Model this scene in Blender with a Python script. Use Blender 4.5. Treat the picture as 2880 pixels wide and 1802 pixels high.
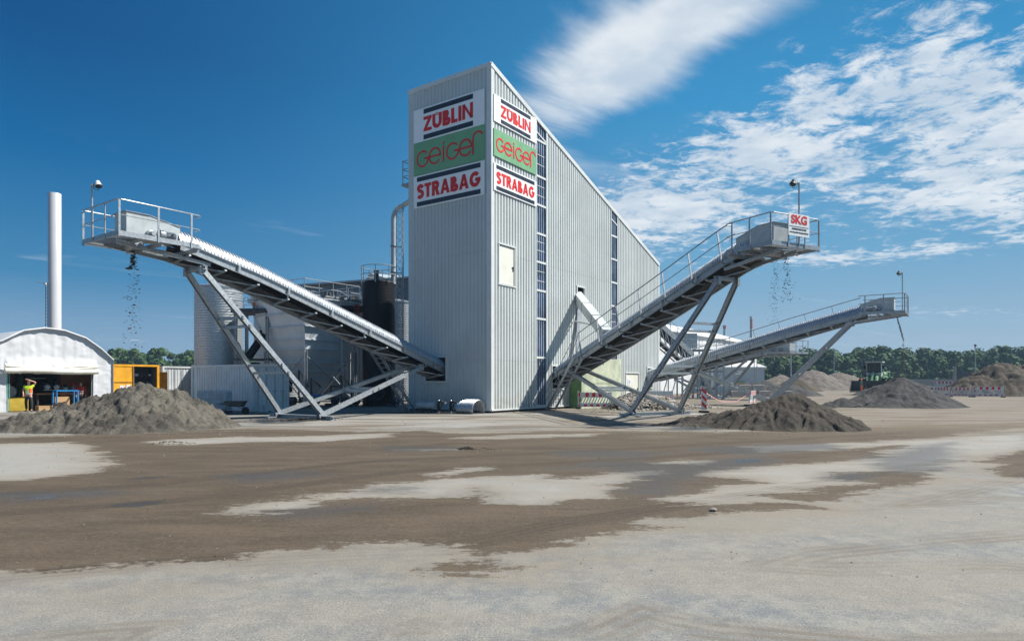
import bpy, bmesh, math, random
import numpy as np
from mathutils import Vector, Matrix, noise
random.seed(7)
R = math.radians
for o in list(bpy.data.objects): bpy.data.objects.remove(o)
SC = bpy.context.scene; COL = SC.collection
# ------------------------------------------------------------------ camera, sky, sun, exposure
H = 1.8; F = 1842.0; CX = 1440.0; HY = 1072.0        # eye height, focal length and horizon of the photograph (2880 px wide)
cd = bpy.data.cameras.new('camera'); cam = bpy.data.objects.new('camera', cd); COL.objects.link(cam)
cam.location = (0, 0, H); cam.rotation_euler = (R(90), 0, 0)
cd.sensor_width = 36; cd.lens = 36 * F / 2880; cd.shift_y = (HY - 901) / 2880
cd.clip_start = 0.1; cd.clip_end = 9000
SC.camera = cam
SUN = Vector((.85, .13, 1)).normalized()
SUN_EL = math.asin(SUN.z); SUN_AZ = math.atan2(SUN.x, SUN.y)
sd = bpy.data.lights.new('sun', 'SUN'); sd.energy = 5.0; sd.angle = R(.53); sd.color = (1, .955, .88)
so = bpy.data.objects.new('sun', sd); COL.objects.link(so)
so.rotation_euler = (-SUN).to_track_quat('-Z', 'Y').to_euler(); so.location = (40, 10, 60)
SC.view_settings.view_transform = 'Standard'; SC.view_settings.look = 'None'
SC.view_settings.gamma = 1; SC.view_settings.exposure = 0.80

class G:                                              # tiny node-graph helper
    def __init__(s, nt): s.nt = nt
    def n(s, t, **kw):
        nd = s.nt.nodes.new(t)
        ins = kw.pop('ins', {})
        for k, v in kw.items(): setattr(nd, k, v)
        for k, v in ins.items(): s.put(nd.inputs[k], v)
        return nd
    def put(s, sock, v):
        if isinstance(v, bpy.types.NodeSocket): s.nt.links.new(v, sock)
        else: sock.default_value = v
    def m(s, op, a, b=0.0, c=0.0, clamp=False):
        nd = s.nt.nodes.new('ShaderNodeMath'); nd.operation = op; nd.use_clamp = clamp
        s.put(nd.inputs[0], a); s.put(nd.inputs[1], b); s.put(nd.inputs[2], c)
        return nd.outputs[0]
    def mix(s, f, a, b, mode='MIX'):
        nd = s.nt.nodes.new('ShaderNodeMix'); nd.data_type = 'RGBA'; nd.blend_type = mode
        s.put(nd.inputs[0], f); s.put(nd.inputs[6], a); s.put(nd.inputs[7], b)
        return nd.outputs[2]
    def noise(s, vec, scale, detail=4, rough=.55, dist=0.0):
        nd = s.n('ShaderNodeTexNoise', ins={'Scale': scale, 'Detail': detail, 'Roughness': rough, 'Distortion': dist})
        if vec is not None: s.put(nd.inputs['Vector'], vec)
        return nd.outputs['Fac']
    def ramp(s, v, lo, hi, a=0.0, b=1.0, smooth=True):
        nd = s.n('ShaderNodeMapRange', interpolation_type='SMOOTHSTEP' if smooth else 'LINEAR',
                 ins={'From Min': lo, 'From Max': hi, 'To Min': a, 'To Max': b})
        s.put(nd.inputs['Value'], v); return nd.outputs['Result']
def rgb(r, g, b): # sRGB 0..255 -> linear
    f = lambda c: (c/255/12.92) if c/255 <= .04045 else ((c/255+.055)/1.055)**2.4
    return (f(r), f(g), f(b), 1)

w = bpy.data.worlds.new('World'); SC.world = w; w.use_nodes = True
nt = w.node_tree; nt.nodes.clear(); g = G(nt)
sky = g.n('ShaderNodeTexSky', sky_type='NISHITA', sun_disc=False, sun_elevation=SUN_EL, sun_rotation=SUN_AZ,
          altitude=400, air_density=1.0, dust_density=.6, ozone_density=4.0)
hs = g.n('ShaderNodeHueSaturation', ins={'Hue': .497, 'Saturation': 1.45, 'Value': .80, 'Color': sky.outputs[0]})
tc = g.n('ShaderNodeTexCoord'); sp = g.n('ShaderNodeSeparateXYZ', ins={0: tc.outputs['Generated']})
X, Y, Z = sp.outputs
Yc = g.m('MAXIMUM', Y, .05)
U = g.m('DIVIDE', X, Yc); V = g.m('DIVIDE', Z, Yc)
Zp = g.m('ADD', g.m('MAXIMUM', Z, 0.0), .05)
pl = g.n('ShaderNodeCombineXYZ', ins={0: g.m('DIVIDE', X, Zp), 1: g.m('DIVIDE', Y, Zp), 2: 0.0}).outputs[0]
def gauss(px, py, a, b, rot, amp):                     # a soft bank of cloud in the sky, placed by direction
    u0 = (px-CX)/F; v0 = (HY-py)/F; c, s_ = math.cos(R(rot)), math.sin(R(rot))
    du = g.m('SUBTRACT', U, u0); dv = g.m('SUBTRACT', V, v0)
    p = g.m('DIVIDE', g.m('ADD', g.m('MULTIPLY', du, c), g.m('MULTIPLY', dv, s_)), a)
    q = g.m('DIVIDE', g.m('SUBTRACT', g.m('MULTIPLY', dv, c), g.m('MULTIPLY', du, s_)), b)
    r2 = g.m('ADD', g.m('MULTIPLY', p, p), g.m('MULTIPLY', q, q))
    return g.m('MULTIPLY', g.m('EXPONENT', g.m('MULTIPLY', r2, -1.0)), amp)
rotm = g.n('ShaderNodeMapping', ins={'Vector': pl, 'Rotation': (0, 0, R(-38)), 'Scale': (1, 1, 1)}).outputs[0]
strk = g.n('ShaderNodeMapping', ins={'Vector': rotm, 'Scale': (.55, 1.5, 1)}).outputs[0]
n1 = g.noise(strk, 1.5, 9, .62, .5)
n2 = g.noise(pl, 8.5, 10, .70, .35)
nn = g.m('ADD', g.m('MULTIPLY', n1, .42), g.m('MULTIPLY', n2, .58))
def cov(lst):
    t = None
    for a in lst:
        k = gauss(*a); t = k if t is None else g.m('ADD', t, k)
    return t
soft = cov([(2040, 30, .25, .060, 22, .95), (1760, 190, .17, .058, 38, .95), (1810, 25, .19, .09, 40, .52), (1590, 110, .14, .10, 60, .30)])
patch = cov([(2720, 120, .24, .17, 20, .62), (2300, 300, .2, .05, 32, .40), (2080, 470, .27, .07, 18, .52), (2500, 560, .40, .065, 6, .62),
             (2850, 420, .16, .13, 0, .5), (1800, 610, .15, .06, 20, .48), (2500, 712, .30, .012, 5, .5), (2860, 870, .25, .02, 2, .25),
             (300, 955, .4, .012, 0, .22), (2500, 970, .5, .02, 0, .16)])
nsoft = g.noise(strk, 1.1, 9, .62, .8)
c1 = g.ramp(g.m('ADD', soft, g.m('MULTIPLY', g.m('SUBTRACT', nsoft, .5), 2.8)), .24, 1.30)
c2 = g.ramp(g.m('ADD', patch, g.m('MULTIPLY', g.m('SUBTRACT', nn, .5), 5.6)), .34, 1.12)
c2 = g.m('MULTIPLY', c2, g.ramp(patch, .05, .25))
cf = g.m('MULTIPLY', g.m('MAXIMUM', c1, c2), .90, clamp=True)
cf = g.m('MULTIPLY', cf, g.ramp(Z, .0, .08))
ccol = g.mix(g.ramp(g.noise(pl, 3.3, 6), .35, .65), (6.0, 7.0, 8.1, 1), (8.8, 9.2, 9.6, 1))
hz = g.ramp(V, .0, .30, .55, .0)                      # pale band of air above the horizon
def colramp(v, stops):                                 # sky colour by elevation
    nd = g.n('ShaderNodeValToRGB', ins={'Fac': v}); el = nd.color_ramp.elements
    while len(el) < len(stops): el.new(.5)
    for e, (p, c) in zip(el, stops): e.position = p; e.color = (*c, 1)
    return nd.outputs[0]
Zc = g.m('MAXIMUM', Z, 0.0)
away = colramp(Zc, [(0, (.30,.44,.60)), (.06, (.21,.37,.55)), (.134, (.045,.24,.47)), (.282, (.0,.14,.38)), (.41, (0,.082,.265)), (1, (0,.05,.18))])
near_ = colramp(Zc, [(0, (.38,.50,.63)), (.057, (.33,.48,.62)), (.17, (.16,.40,.63)), (.379, (.045,.31,.62)), (.6, (.03,.20,.45)), (1, (.01,.10,.28))])
side = g.ramp(X, -.60, .32)
grad = g.n('ShaderNodeVectorMath', operation='SCALE', ins={0: g.mix(side, away, near_)}); grad.inputs['Scale'].default_value = 9.8
skc = g.mix(.02, grad.outputs[0], hs.outputs[0])
fin = g.mix(cf, skc, ccol)
bg = g.n('ShaderNodeBackground', ins={'Strength': .055, 'Color': fin})
wo = g.n('ShaderNodeOutputWorld', ins={'Surface': bg.outputs[0]})

# ------------------------------------------------------------------ helpers
def Wp(px, py, d): return Vector(((px-CX)/F*d, d, H-(py-HY)/F*d))
def Gd(px, py):
    d = F*H/(py-HY); return Vector(((px-CX)/F*d, d, 0))
def tag(o, label=None, cat=None, group=None, kind=None):
    if label: o['label'] = label
    if cat: o['category'] = cat
    if group: o['group'] = group
    if kind: o['kind'] = kind
    return o
def thing(name, label, cat, loc=(0, 0, 0), rz=0.0, group=None):
    o = bpy.data.objects.new(name, None); COL.objects.link(o); o.location = loc; o.rotation_euler = (0, 0, rz)
    o.empty_display_size = .3
    return tag(o, label, cat, group)
def copy_tree(o, parent=None):
    c = o.copy(); COL.objects.link(c); c.parent = parent
    for ch in [x for x in bpy.data.objects if x.parent == o]: copy_tree(ch, c)
    return c
class MB:
    def __init__(s): s.v = []; s.f = []; s.smooth = False; s.mi = []; s.cur = 0
    def add(s, vs, fs):
        b = len(s.v); s.v += [tuple(v) for v in vs]; s.f += [tuple(i+b for i in f) for f in fs]; s.mi += [s.cur]*len(fs); return s
    def box(s, c, d, ax=None):
        c = Vector(c); x, y, z = ax if ax else (Vector((1,0,0)), Vector((0,1,0)), Vector((0,0,1)))
        vs = [c + x*(d[0]/2*i) + y*(d[1]/2*j) + z*(d[2]/2*k) for i in (-1,1) for j in (-1,1) for k in (-1,1)]
        return s.add(vs, [(0,1,3,2),(4,6,7,5),(0,4,5,1),(2,3,7,6),(0,2,6,4),(1,5,7,3)])
    def beam(s, p, q, w=.1, h=.1, up=(0,0,1), kind='box', t=.012, ext=0):
        p = Vector(p); q = Vector(q); a = (q-p); L = a.length; a.normalize(); p = p - a*ext; L += 2*ext
        up = Vector(up); sd_ = a.cross(up)
        if sd_.length < 1e-4: sd_ = a.cross(Vector((1,0,0)))
        sd_.normalize(); up = sd_.cross(a).normalized(); c = p + a*(L/2)
        ax = (a, sd_, up)
        if kind == 'box': s.box(c, (L, w, h), ax)
        elif kind == 'H':
            s.box(c + up*(h/2-t/2), (L, w, t), ax); s.box(c - up*(h/2-t/2), (L, w, t), ax); s.box(c, (L, t, h-2*t), ax)
        elif kind == 'C':
            s.box(c + up*(h/2-t/2), (L, w, t), ax); s.box(c - up*(h/2-t/2), (L, w, t), ax); s.box(c + sd_*(w/2-t/2), (L, t, h-2*t), ax)
        elif kind == 'C-':
            s.box(c + up*(h/2-t/2), (L, w, t), ax); s.box(c - up*(h/2-t/2), (L, w, t), ax); s.box(c - sd_*(w/2-t/2), (L, t, h-2*t), ax)
        return s
    def tube(s, pts, r, n=8, closed=False, caps=True, rs=None):
        pts = [Vector(p) for p in pts]; N = len(pts); rings = []; pu = None
        for i, p in enumerate(pts):
            if closed: a = pts[(i+1) % N] - pts[i-1]
            else: a = pts[min(i+1, N-1)] - pts[max(i-1, 0)]
            a.normalize()
            u = (pu - a*pu.dot(a)) if pu is not None else a.orthogonal()
            if pu is None and abs(a.z) < .9: u = Vector((0,0,1)) - a*a.z
            u.normalize(); pu = u; v = a.cross(u); rr = rs[i] if rs else r
            rings.append([p + (u*math.cos(2*math.pi*k/n) + v*math.sin(2*math.pi*k/n))*rr for k in range(n)])
        vs = [v for rg in rings for v in rg]; fs = []
        for i in range(N if closed else N-1):
            j = (i+1) % N
            for k in range(n): fs.append((i*n+k, i*n+(k+1) % n, j*n+(k+1) % n, j*n+k))
        if caps and not closed: fs += [tuple(range(n))[::-1], tuple((N-1)*n+k for k in range(n))]
        return s.add(vs, fs)
    def lathe(s, c, prof, n=32, caps=True, ax=None):
        c = Vector(c); X_, Y_, Z_ = ax if ax else (Vector((1,0,0)), Vector((0,1,0)), Vector((0,0,1)))
        vs = [c + (X_*math.cos(2*math.pi*k/n) + Y_*math.sin(2*math.pi*k/n))*r + Z_*z for r, z in prof for k in range(n)]
        fs = [(i*n+k, i*n+(k+1) % n, (i+1)*n+(k+1) % n, (i+1)*n+k) for i in range(len(prof)-1) for k in range(n)]
        if caps: fs += [tuple(range(n))[::-1], tuple((len(prof)-1)*n+k for k in range(n))]
        return s.add(vs, fs)
    def prism(s, poly, d):                             # polygon (3-D points) extruded by vector d
        poly = [Vector(p) for p in poly]; n = len(poly); d = Vector(d)
        return s.add(poly + [p+d for p in poly], [tuple(range(n))[::-1], tuple(range(n, 2*n))] + [(i, (i+1) % n, n+(i+1) % n, n+i) for i in range(n)])
    def build(s, name, mat, parent=None, off=None, smooth=False, bevel=0):
        me = bpy.data.meshes.new(name)
        o = Vector(off) if off is not None else None
        if o is None and parent is not None:
            r = parent
            while r.parent: r = r.parent
            o = r.location if r.rotation_euler.z == 0 else Vector((0,0,0))
        vs = s.v if o is None else [(a-o.x, b-o.y, c-o.z) for a, b, c in s.v]
        me.from_pydata(vs, [], s.f)
        mats = mat if isinstance(mat, (list, tuple)) else [mat]
        for m_ in mats: me.materials.append(m_)
        if len(mats) > 1: me.polygons.foreach_set('material_index', s.mi)
        if smooth or s.smooth:
            me.polygons.foreach_set('use_smooth', [True]*len(me.polygons))
            if smooth != 'all': me.set_sharp_from_angle(angle=R(38))
        me.update()
        ob = bpy.data.objects.new(name, me); COL.objects.link(ob)
        if parent is not None: ob.parent = parent
        elif o is not None: ob.location = o
        if bevel:
            b = ob.modifiers.new('bevel', 'BEVEL'); b.width = bevel; b.segments = 1; b.limit_method = 'ANGLE'
        return ob
# materials ---------------------------------------------------------
MATS = {}
def mat(name, col, rough=.6, metal=0.0, var=.12, vscale=2.0, bump=0.0, bscale=30, dirt=None, spec=.5, aniso=None, trans=0, streak=False):
    m = bpy.data.materials.new(name); m.use_nodes = True; nt = m.node_tree; g = G(nt)
    b = nt.nodes['Principled BSDF']; tc = g.n('ShaderNodeTexCoord'); ge = g.n('ShaderNodeNewGeometry')
    P = ge.outputs['Position']
    c = col if len(col) == 4 else (*col, 1)
    f = g.noise(P, vscale, 5, .6)
    dark = tuple(x*(1-var*1.6) for x in c[:3]) + (1,); lite = tuple(min(1, x*(1+var)) for x in c[:3]) + (1,)
    cc = g.mix(g.ramp(f, .3, .7), dark, lite)
    if streak:
        mp = g.n('ShaderNodeMapping', ins={'Vector': P, 'Scale': (3, 3, .25)}).outputs[0]
        cc = g.mix(g.ramp(g.noise(mp, 1.3, 5, .6), .5, .75, 0, .28), cc, tuple(x*.72 for x in c[:3]) + (1,))
    if dirt:
        cc = g.mix(g.ramp(g.noise(P, 6, 6, .7), .52, .72, 0, dirt[0]), cc, dirt[1])
    nt.links.new(cc, b.inputs['Base Color'])
    g.put(b.inputs['Roughness'], g.ramp(g.noise(P, vscale*2.3, 4), .3, .7, max(0, rough-.08), min(1, rough+.08)))
    b.inputs['Metallic'].default_value = metal; b.inputs['Specular IOR Level'].default_value = spec
    if bump:
        bn = g.n('ShaderNodeBump', ins={'Strength': bump, 'Distance': .02, 'Height': g.noise(P, bscale, 6, .65)})
        nt.links.new(bn.outputs[0], b.inputs['Normal'])
    if trans: b.inputs['Transmission Weight'].default_value = trans
    MATS[name] = m; return m
galv = mat('galvanised_steel', (.36,.39,.41), .44, .55, .14, 9, dirt=(.35, (.33,.34,.34,1)))
galv_d = mat('galvanised_steel_weathered', (.33,.36,.385), .5, .4, .16, 6, dirt=(.4, (.25,.26,.26,1)))
galv_tube = mat('galvanised_corrugated_cover', (.46,.49,.52), .40, .7, .08, 3)
clad = mat('light_grey_cladding', (.50,.53,.52), .42, .0, .05, .35, streak=True)
trim = mat('light_grey_flashing', (.58,.60,.59), .4, .0, .04, 1)
panel_grey = mat('painted_grey_panel', (.42,.46,.47), .45, .1, .08, 3, dirt=(.25, (.30,.31,.31,1)))
rubber = mat('black_belt_rubber', (.022,.021,.021), .75, 0, .3, 5, dirt=(.5, (.07,.06,.05,1)))
blackm = mat('black_plastic', (.004,.005,.008), .55, 0, .3, 3, spec=.25)
dark_steel = mat('dark_steel', (.06,.065,.07), .6, .3, .25, 5)
white_p = mat('white_paint', (.62,.63,.63), .5, 0, .05, 2)
sign_w = mat('sign_white', (.80,.81,.80), .35, 0, .02, 1)
sign_red = mat('sign_red', (.62,.018,.012), .4, 0, .04, 1)
sign_navy = mat('sign_navy', (.018,.022,.036), .4, 0, .05, 1)
sign_green = mat('sign_green', (.17,.36,.19), .4, 0, .05, 1)
red_p = mat('red_plastic', (.60,.02,.018), .42, 0, .08, 3)
concrete = mat('concrete', (.30,.29,.27), .85, 0, .15, 3, bump=.4, bscale=25, dirt=(.5, (.19,.18,.16,1)))
door_m = mat('cream_door', (.66,.66,.58), .45, 0, .04, 1.5)
tarp = mat('white_tarpaulin', (.54,.555,.575), .5, 0, .06, .8, bump=.25, bscale=2.2, dirt=(.25, (.5,.5,.48,1)))
yellow = mat('yellow_paint', (.70,.33,.015), .45, 0, .1, 2, dirt=(.35, (.30,.16,.03,1)))
contain = mat('pale_grey_container_paint', (.50,.53,.54), .5, 0, .07, 1, dirt=(.3, (.34,.34,.33,1)), streak=True)
contain_w = mat('white_container_paint', (.68,.69,.68), .5, 0, .06, 1, dirt=(.3, (.4,.4,.38,1)), streak=True)
lgreen = mat('machine_green', (.26,.42,.24), .45, 0, .15, 2, dirt=(.4, (.12,.15,.09,1)))
def clad_detail(m, d):                                # panel-to-panel tone, splash dust at the foot, horizontal lap joints
    nt = m.node_tree; g = G(nt); b = nt.nodes['Principled BSDF']; old = b.inputs['Base Color'].links[0].from_socket
    P = g.n('ShaderNodeNewGeometry').outputs['Position']; s_ = g.n('ShaderNodeSeparateXYZ', ins={0: P}); z = s_.outputs[2]
    t = g.m('ADD', g.m('MULTIPLY', s_.outputs[0], d[0]), g.m('MULTIPLY', s_.outputs[1], d[1]))
    wn = g.n('ShaderNodeTexWhiteNoise', noise_dimensions='1D'); g.put(wn.inputs['W'], g.m('FLOOR', g.m('DIVIDE', t, 1.16)))
    c = g.mix(g.m('MULTIPLY', wn.outputs['Value'], .16), old, (.33,.36,.37,1))
    dust = g.m('MULTIPLY', g.ramp(z, .1, 1.5, .55, 0), g.ramp(g.noise(P, 2.4, 6, .7), .35, .65)); c = g.mix(dust, c, (.34,.30,.24,1))
    lap = g.m('LESS_THAN', g.m('ABSOLUTE', g.m('SUBTRACT', g.m('MODULO', z, 6.2), 3.0)), .02); c = g.mix(g.m('MULTIPLY', lap, .3), c, (.25,.27,.28,1))
    nt.links.new(c, b.inputs['Base Color'])
clad_detail(clad, (.575, .818))
def simple(name, c, r=.6, metal=0, **k): return mat(name, c, r, metal, **k)
hiviz_y = simple('hi_vis_yellow', (.62,.85,.03)); hiviz_o = simple('hi_vis_orange', (.95,.16,.02)); skin_m = simple('skin', (.52,.27,.18), .5)
navy_c = simple('dark_navy_cloth', (.018,.022,.03), .85); refl = simple('reflective_tape', (.62,.64,.62), .35); boot_m = simple('leather_boot', (.03,.025,.02), .6)
hair_m = simple('hair_brown', (.05,.03,.02), .7); blue_p = simple('blue_paint', (.02,.20,.48), .4); cardb = simple('cardboard', (.42,.26,.13), .8)
glass_d = mat('dark_cab_glass', (.012,.022,.026), .2, 0, .1, 2, spec=.3)
tyre_m = simple('tyre_rubber', (.02,.02,.02), .85); rim_m = simple('rim_paint', (.30,.36,.22), .5)
poly_m = mat('translucent_blue_sheet', (.035,.055,.10), .25, 0, .35, .8, spec=.6); poly_l = mat('sheet_ridge_sunlit_tone', (.20,.25,.34), .3, 0, .3, .9)  # same sheet twice: lighter ridge colour paints in the sun on the ridges
hopper_m = mat('hopper_grey_paint', (.50,.54,.57), .45, 0, .06, 1.2, streak=True)
wood_m = simple('orange_ply', (.30,.13,.05), .7)
# ------------------------------------------------------------------ tower building
WR = Vector((.575, .818, 0)).normalized()             # along the long sunlit wall
WL = Vector((-.818, .575, 0)).normalized()            # along the short shaded wall
NR = Vector((WR.y, -WR.x, 0)); NL = Vector((-WR.x, -WR.y, 0))
C0 = Vector((-1.185, 37, 0)); LR = 24.3; LL = 6.41; ZB = .13
ztop = lambda t: 19.84 - .322*t
ramp_flat = lambda t: 19.84
def corr(mb, P0, d, nrm, L, zb, ztf, holes=(), pitch=.29, dep=.085, inset=.32):
    pts = [(0.0, 0.0), (inset, 0.0)]; t = inset
    while t + pitch < L-.2:
        pts += [(t+pitch*.05, -dep), (t+pitch*.33, -dep), (t+pitch*.40, 0), (t+pitch, 0)]; t += pitch
    pts += [(L, 0)]
    cuts = sorted({x for h in holes for x in h[:2] if 0 < x < L})
    out = []
    for a, b in zip(pts, pts[1:]):
        out.append(a)
        for c in cuts:
            if a[0]+1e-4 < c < b[0]-1e-4:
                k = (c-a[0])/(b[0]-a[0]); out.append((c, a[1]+k*(b[1]-a[1])))
    out.append(pts[-1])
    for a, b in zip(out, out[1:]):
        if b[0]-a[0] < 1e-4: continue
        mid = (a[0]+b[0])/2; hs = sorted([h for h in holes if h[0]-1e-3 <= mid <= h[1]+1e-3], key=lambda h: h[2])
        zs = []; cur = zb
        for h in hs:
            if h[2] > cur: zs.append((cur, h[2]))
            cur = h[3]
        top = min(ztf(a[0]), ztf(b[0]))
        if cur < top: zs.append((cur, None))
        for z0, z1 in zs:
            A = P0+d*a[0]+nrm*a[1]; B = P0+d*b[0]+nrm*b[1]
            ta = ztf(a[0]) if z1 is None else z1; tb = ztf(b[0]) if z1 is None else z1
            mb.add([(A.x,A.y,z0),(B.x,B.y,z0),(B.x,B.y,tb),(A.x,A.y,ta)], [(0,1,2,3)])
strips = [(4.72, 5.86, .33, 99), (15.05, 16.08, 3.3, 99)]
doorA = (.76, 2.30, 7.42, 9.68); doorB = (17.6, 19.95, .13, 2.42)
holeR = (6.55, 8.1, 1.35, 2.78); holeC = (9.85, 10.85, 6.95, 8.3); hole2 = (21.75, 22.75, 1.3, 2.9)
bld = thing('factory_tower', 'tall pale grey wedge-shaped building with corrugated cladding and sloping roof', 'building', C0)
m = MB(); corr(m, C0, WR, NR, LR, ZB, ztop, strips+[doorA, doorB, holeR, holeC, hole2]); wallR = m.build('sunlit_wall', clad, bld)
holeL = (3.35, 4.95, 1.82, 3.22)
m = MB(); corr(m, C0, WL, NL, LL, ZB, ramp_flat, [holeL], pitch=.275, dep=.035); wallL = m.build('shaded_wall', clad, bld)
m = MB()
PB = C0+WL*LL; PE = C0+WR*LR; PF = PE+WL*LL
m.add([(PB.x,PB.y,ZB),(PF.x,PF.y,ZB),(PF.x,PF.y,ztop(LR)),(PB.x,PB.y,19.84)], [(0,1,2,3)])
m.add([(PE.x,PE.y,ZB),(PF.x,PF.y,ZB),(PF.x,PF.y,ztop(LR)),(PE.x,PE.y,ztop(LR))], [(0,1,2,3)])
m.build('rear_wall', clad, bld)
m = MB(); o_ = .05
m.add([C0+Vector((0,0,19.80)), PE+Vector((0,0,ztop(LR)-.04)), PF+Vector((0,0,ztop(LR)-.04)), PB+Vector((0,0,19.80))], [(0,1,2,3)])
m.build('roof', trim, bld)
m = MB()
def V3(p, z): return Vector((p.x, p.y, z))
m.beam(V3(C0+NR*.02-WR*.03, 19.84-.12), V3(PE+NR*.02, ztop(LR)-.12), .07, .26)
m.beam(V3(C0+NL*.02, 19.84-.13), V3(PB+NL*.02+WL*.03, 19.84-.13), .065, .26)
m.build('roof_flashing', trim, bld)
m = MB()
m.box(V3(C0+WR*.15+NR*.012, (ZB+19.6)/2), (.30, .022, 19.6-ZB), (WR, NR, Vector((0,0,1))))
m.build('corner_flashing', trim, bld); m = MB()
m.box(V3(C0+WL*.15+NL*.012, (ZB+19.6)/2), (.30, .022, 19.6-ZB), (WL, NL, Vector((0,0,1))))
m.build('corner_flashing', trim, bld); m = MB()
m.box(V3(PE-WR*.12+NR*.012, (ZB+ztop(LR)-.3)/2), (.24, .022, ztop(LR)-.3-ZB), (WR, NR, Vector((0,0,1))))
m.build('corner_flashing', trim, bld)
m = MB(); m.beam(V3(C0+NR*.03, .17), V3(PE+NR*.03, .17), .05, .09); m.beam(V3(C0+NL*.03, .17), V3(PB+NL*.03, .17), .045, .09)
m.build('base_flashing', trim, bld)
m = MB(); m.prism([V3(C0+WR*.1-NR*.14+WL*.05, -.3), V3(PE-NR*.14, -.3), V3(PF, -.3), V3(PB-NL*.1, -.3), ], (0,0,.44)); m.build('plinth', dark_steel, bld)
def wallpt(t, z, off=0): return V3(C0+WR*t+NR*off, z)
def strip(t0, t1, z0, mz, extra):
    m = MB(); n = 5; w_ = (t1-t0)/n
    for i in range(n):
        for (a, oa), (b, ob) in (((0, -.03), (.12, -.075)), ((.12, -.075), (.5, -.075)), ((.5, -.075), (.62, -.03)), ((.62, -.03), (1, -.03))):
            ta, tb = t0+(i+a)*w_, t0+(i+b)*w_; m.cur = 1 if a == .62 else 0
            m.add([wallpt(ta, z0, oa), wallpt(tb, z0, ob), wallpt(tb, ztop(tb)-.1, ob), wallpt(ta, ztop(ta)-.1, oa)], [(0,1,2,3)])
    wn = m.build('window_strip', [poly_m, poly_l], bld)
    m = MB()
    for z in mz: m.beam(wallpt(t0, z, -.01), wallpt(t1, z, -.01), .03, .13)
    for t in (t0-.03, t1+.05):
        m.beam(wallpt(t, z0-.1, .008), wallpt(t, ztop(t)-.25, .008), .04, .06 if t < t0 else .14, up=WR)
    m.beam(wallpt(t0-.08, z0-.06, .01), wallpt(t1+.1, z0-.06, .01), .05, .13)
    m.beam(wallpt(t0, ztop(t0)-.95, .0), wallpt(t1, ztop(t1)-.95, .0), .02, .10)
    m.build('mullion', trim, wn)
    m = MB()
    for z in extra: m.beam(wallpt(t0, z, -.02), wallpt(t1-.2, z, -.02), .012, .035)
    m.build('thin_rail', trim, wn)
mzz = [16.9, 14.65, 12.86, 11.06, 9.28, 7.5, 5.73, 3.29]
strip(4.72, 5.86, .33, mzz, [15.4, 16.0, 13.45, 14.05, 10.0, 10.55, 8.1, 8.7])
strip(15.05, 16.08, 3.3, [12.8, 11.04, 9.28, 7.5, 5.7, 4.6], [6.3, 6.9])
def door(t0, t1, z0, z1, handle=True):
    m = MB(); m.beam(wallpt(t0+.05, (z0+z1)/2, -.04), wallpt(t1-.05, (z0+z1)/2, -.04), .05, z1-z0-.08); d = m.build('door', door_m, bld)
    m = MB()
    m.beam(wallpt(t0-.1, z1+.05, .02), wallpt(t1+.1, z1+.05, .02), .07, .09); m.beam(wallpt(t0-.1, z0-.03, .02), wallpt(t1+.1, z0-.03, .02), .06, .08)
    for t in (t0-.02, t1+.02): m.beam(wallpt(t, z0, .01), wallpt(t, z1, .01), .05, .07, up=WR)
    m.build('door_frame', trim, d)
    if handle:
        m = MB(); m.beam(wallpt(t1-.24, z0+1.1, .02), wallpt(t1-.12, z0+1.1, .02), .03, .03); m.box(wallpt(t1-.14, z0+1.0, .0), (.05, .03, .28), (WR, NR, Vector((0,0,1))))
        m.build('handle', blackm, d)
    return d
door(*doorA); dB = door(*doorB)
m = MB()
m.box(wallpt(18.25, 1.75, .0), (.55, .02, .50), (WR, NR, Vector((0,0,1)))); sg = m.build('notice', sign_w, dB)
m = MB(); rr = random.Random(2)
for k, z in enumerate((1.86, 1.72, 1.62)):
    t = 18.08
    while t < 18.4:
        w_ = rr.uniform(.03, .08); m.box(wallpt(t+w_/2, z, .014), (w_, .008, .07 if k < 2 else .04), (WR, NR, Vector((0,0,1)))); t += w_+.03
m.build('notice_print', blue_p, dB)
def frame(t0, t1, z0, z1, d, n, base, mat_, nm):
    m = MB(); f = lambda t, z: V3(C0+d*t+n*.02, z)
    m.beam(f(t0-.12, z1+.05), f(t1+.12, z1+.05), .07, .1); m.beam(f(t0-.12, z0-.05), f(t1+.12, z0-.05), .065, .1)
    for t in (t0-.05, t1+.05): m.beam(f(t, z0), f(t, z1), .06, .1, up=d)
    m.build(nm, mat_, bld)
frame(*holeR, WR, NR, 0, trim, 'opening_frame'); frame(*holeC, WR, NR, 0, trim, 'opening_frame'); frame(*hole2, WR, NR, 0, trim, 'opening_frame')
frame(*holeL, WL, NL, 0, trim, 'opening_frame')
# steel balcony on the far long wall
bal = thing('steel_balcony', 'small grey steel balcony with railing on the upper left edge of the tower', 'balcony', V3(PB, 14.2))
m = MB(); b0 = PB+WR*.4
m.box(V3(b0+WL*.45+WR*.75, 14.2), (1.7, .95, .12), (WR, WL, Vector((0,0,1)))); m.build('deck', galv_d, bal)
m = MB()
for k in range(3): m.beam(V3(b0+WL*.88+WR*(.75*k), 14.2), V3(b0+WL*.88+WR*(.75*k), 15.75), .06, .06)
for z in (14.75, 15.2, 15.72):
    m.tube([V3(b0+WL*.05, z), V3(b0+WL*.9, z), V3(b0+WL*.9+WR*1.5, z), V3(b0+WL*.05+WR*1.5, z)], .028, 6)
m.build('railing', galv_d, bal)

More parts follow.
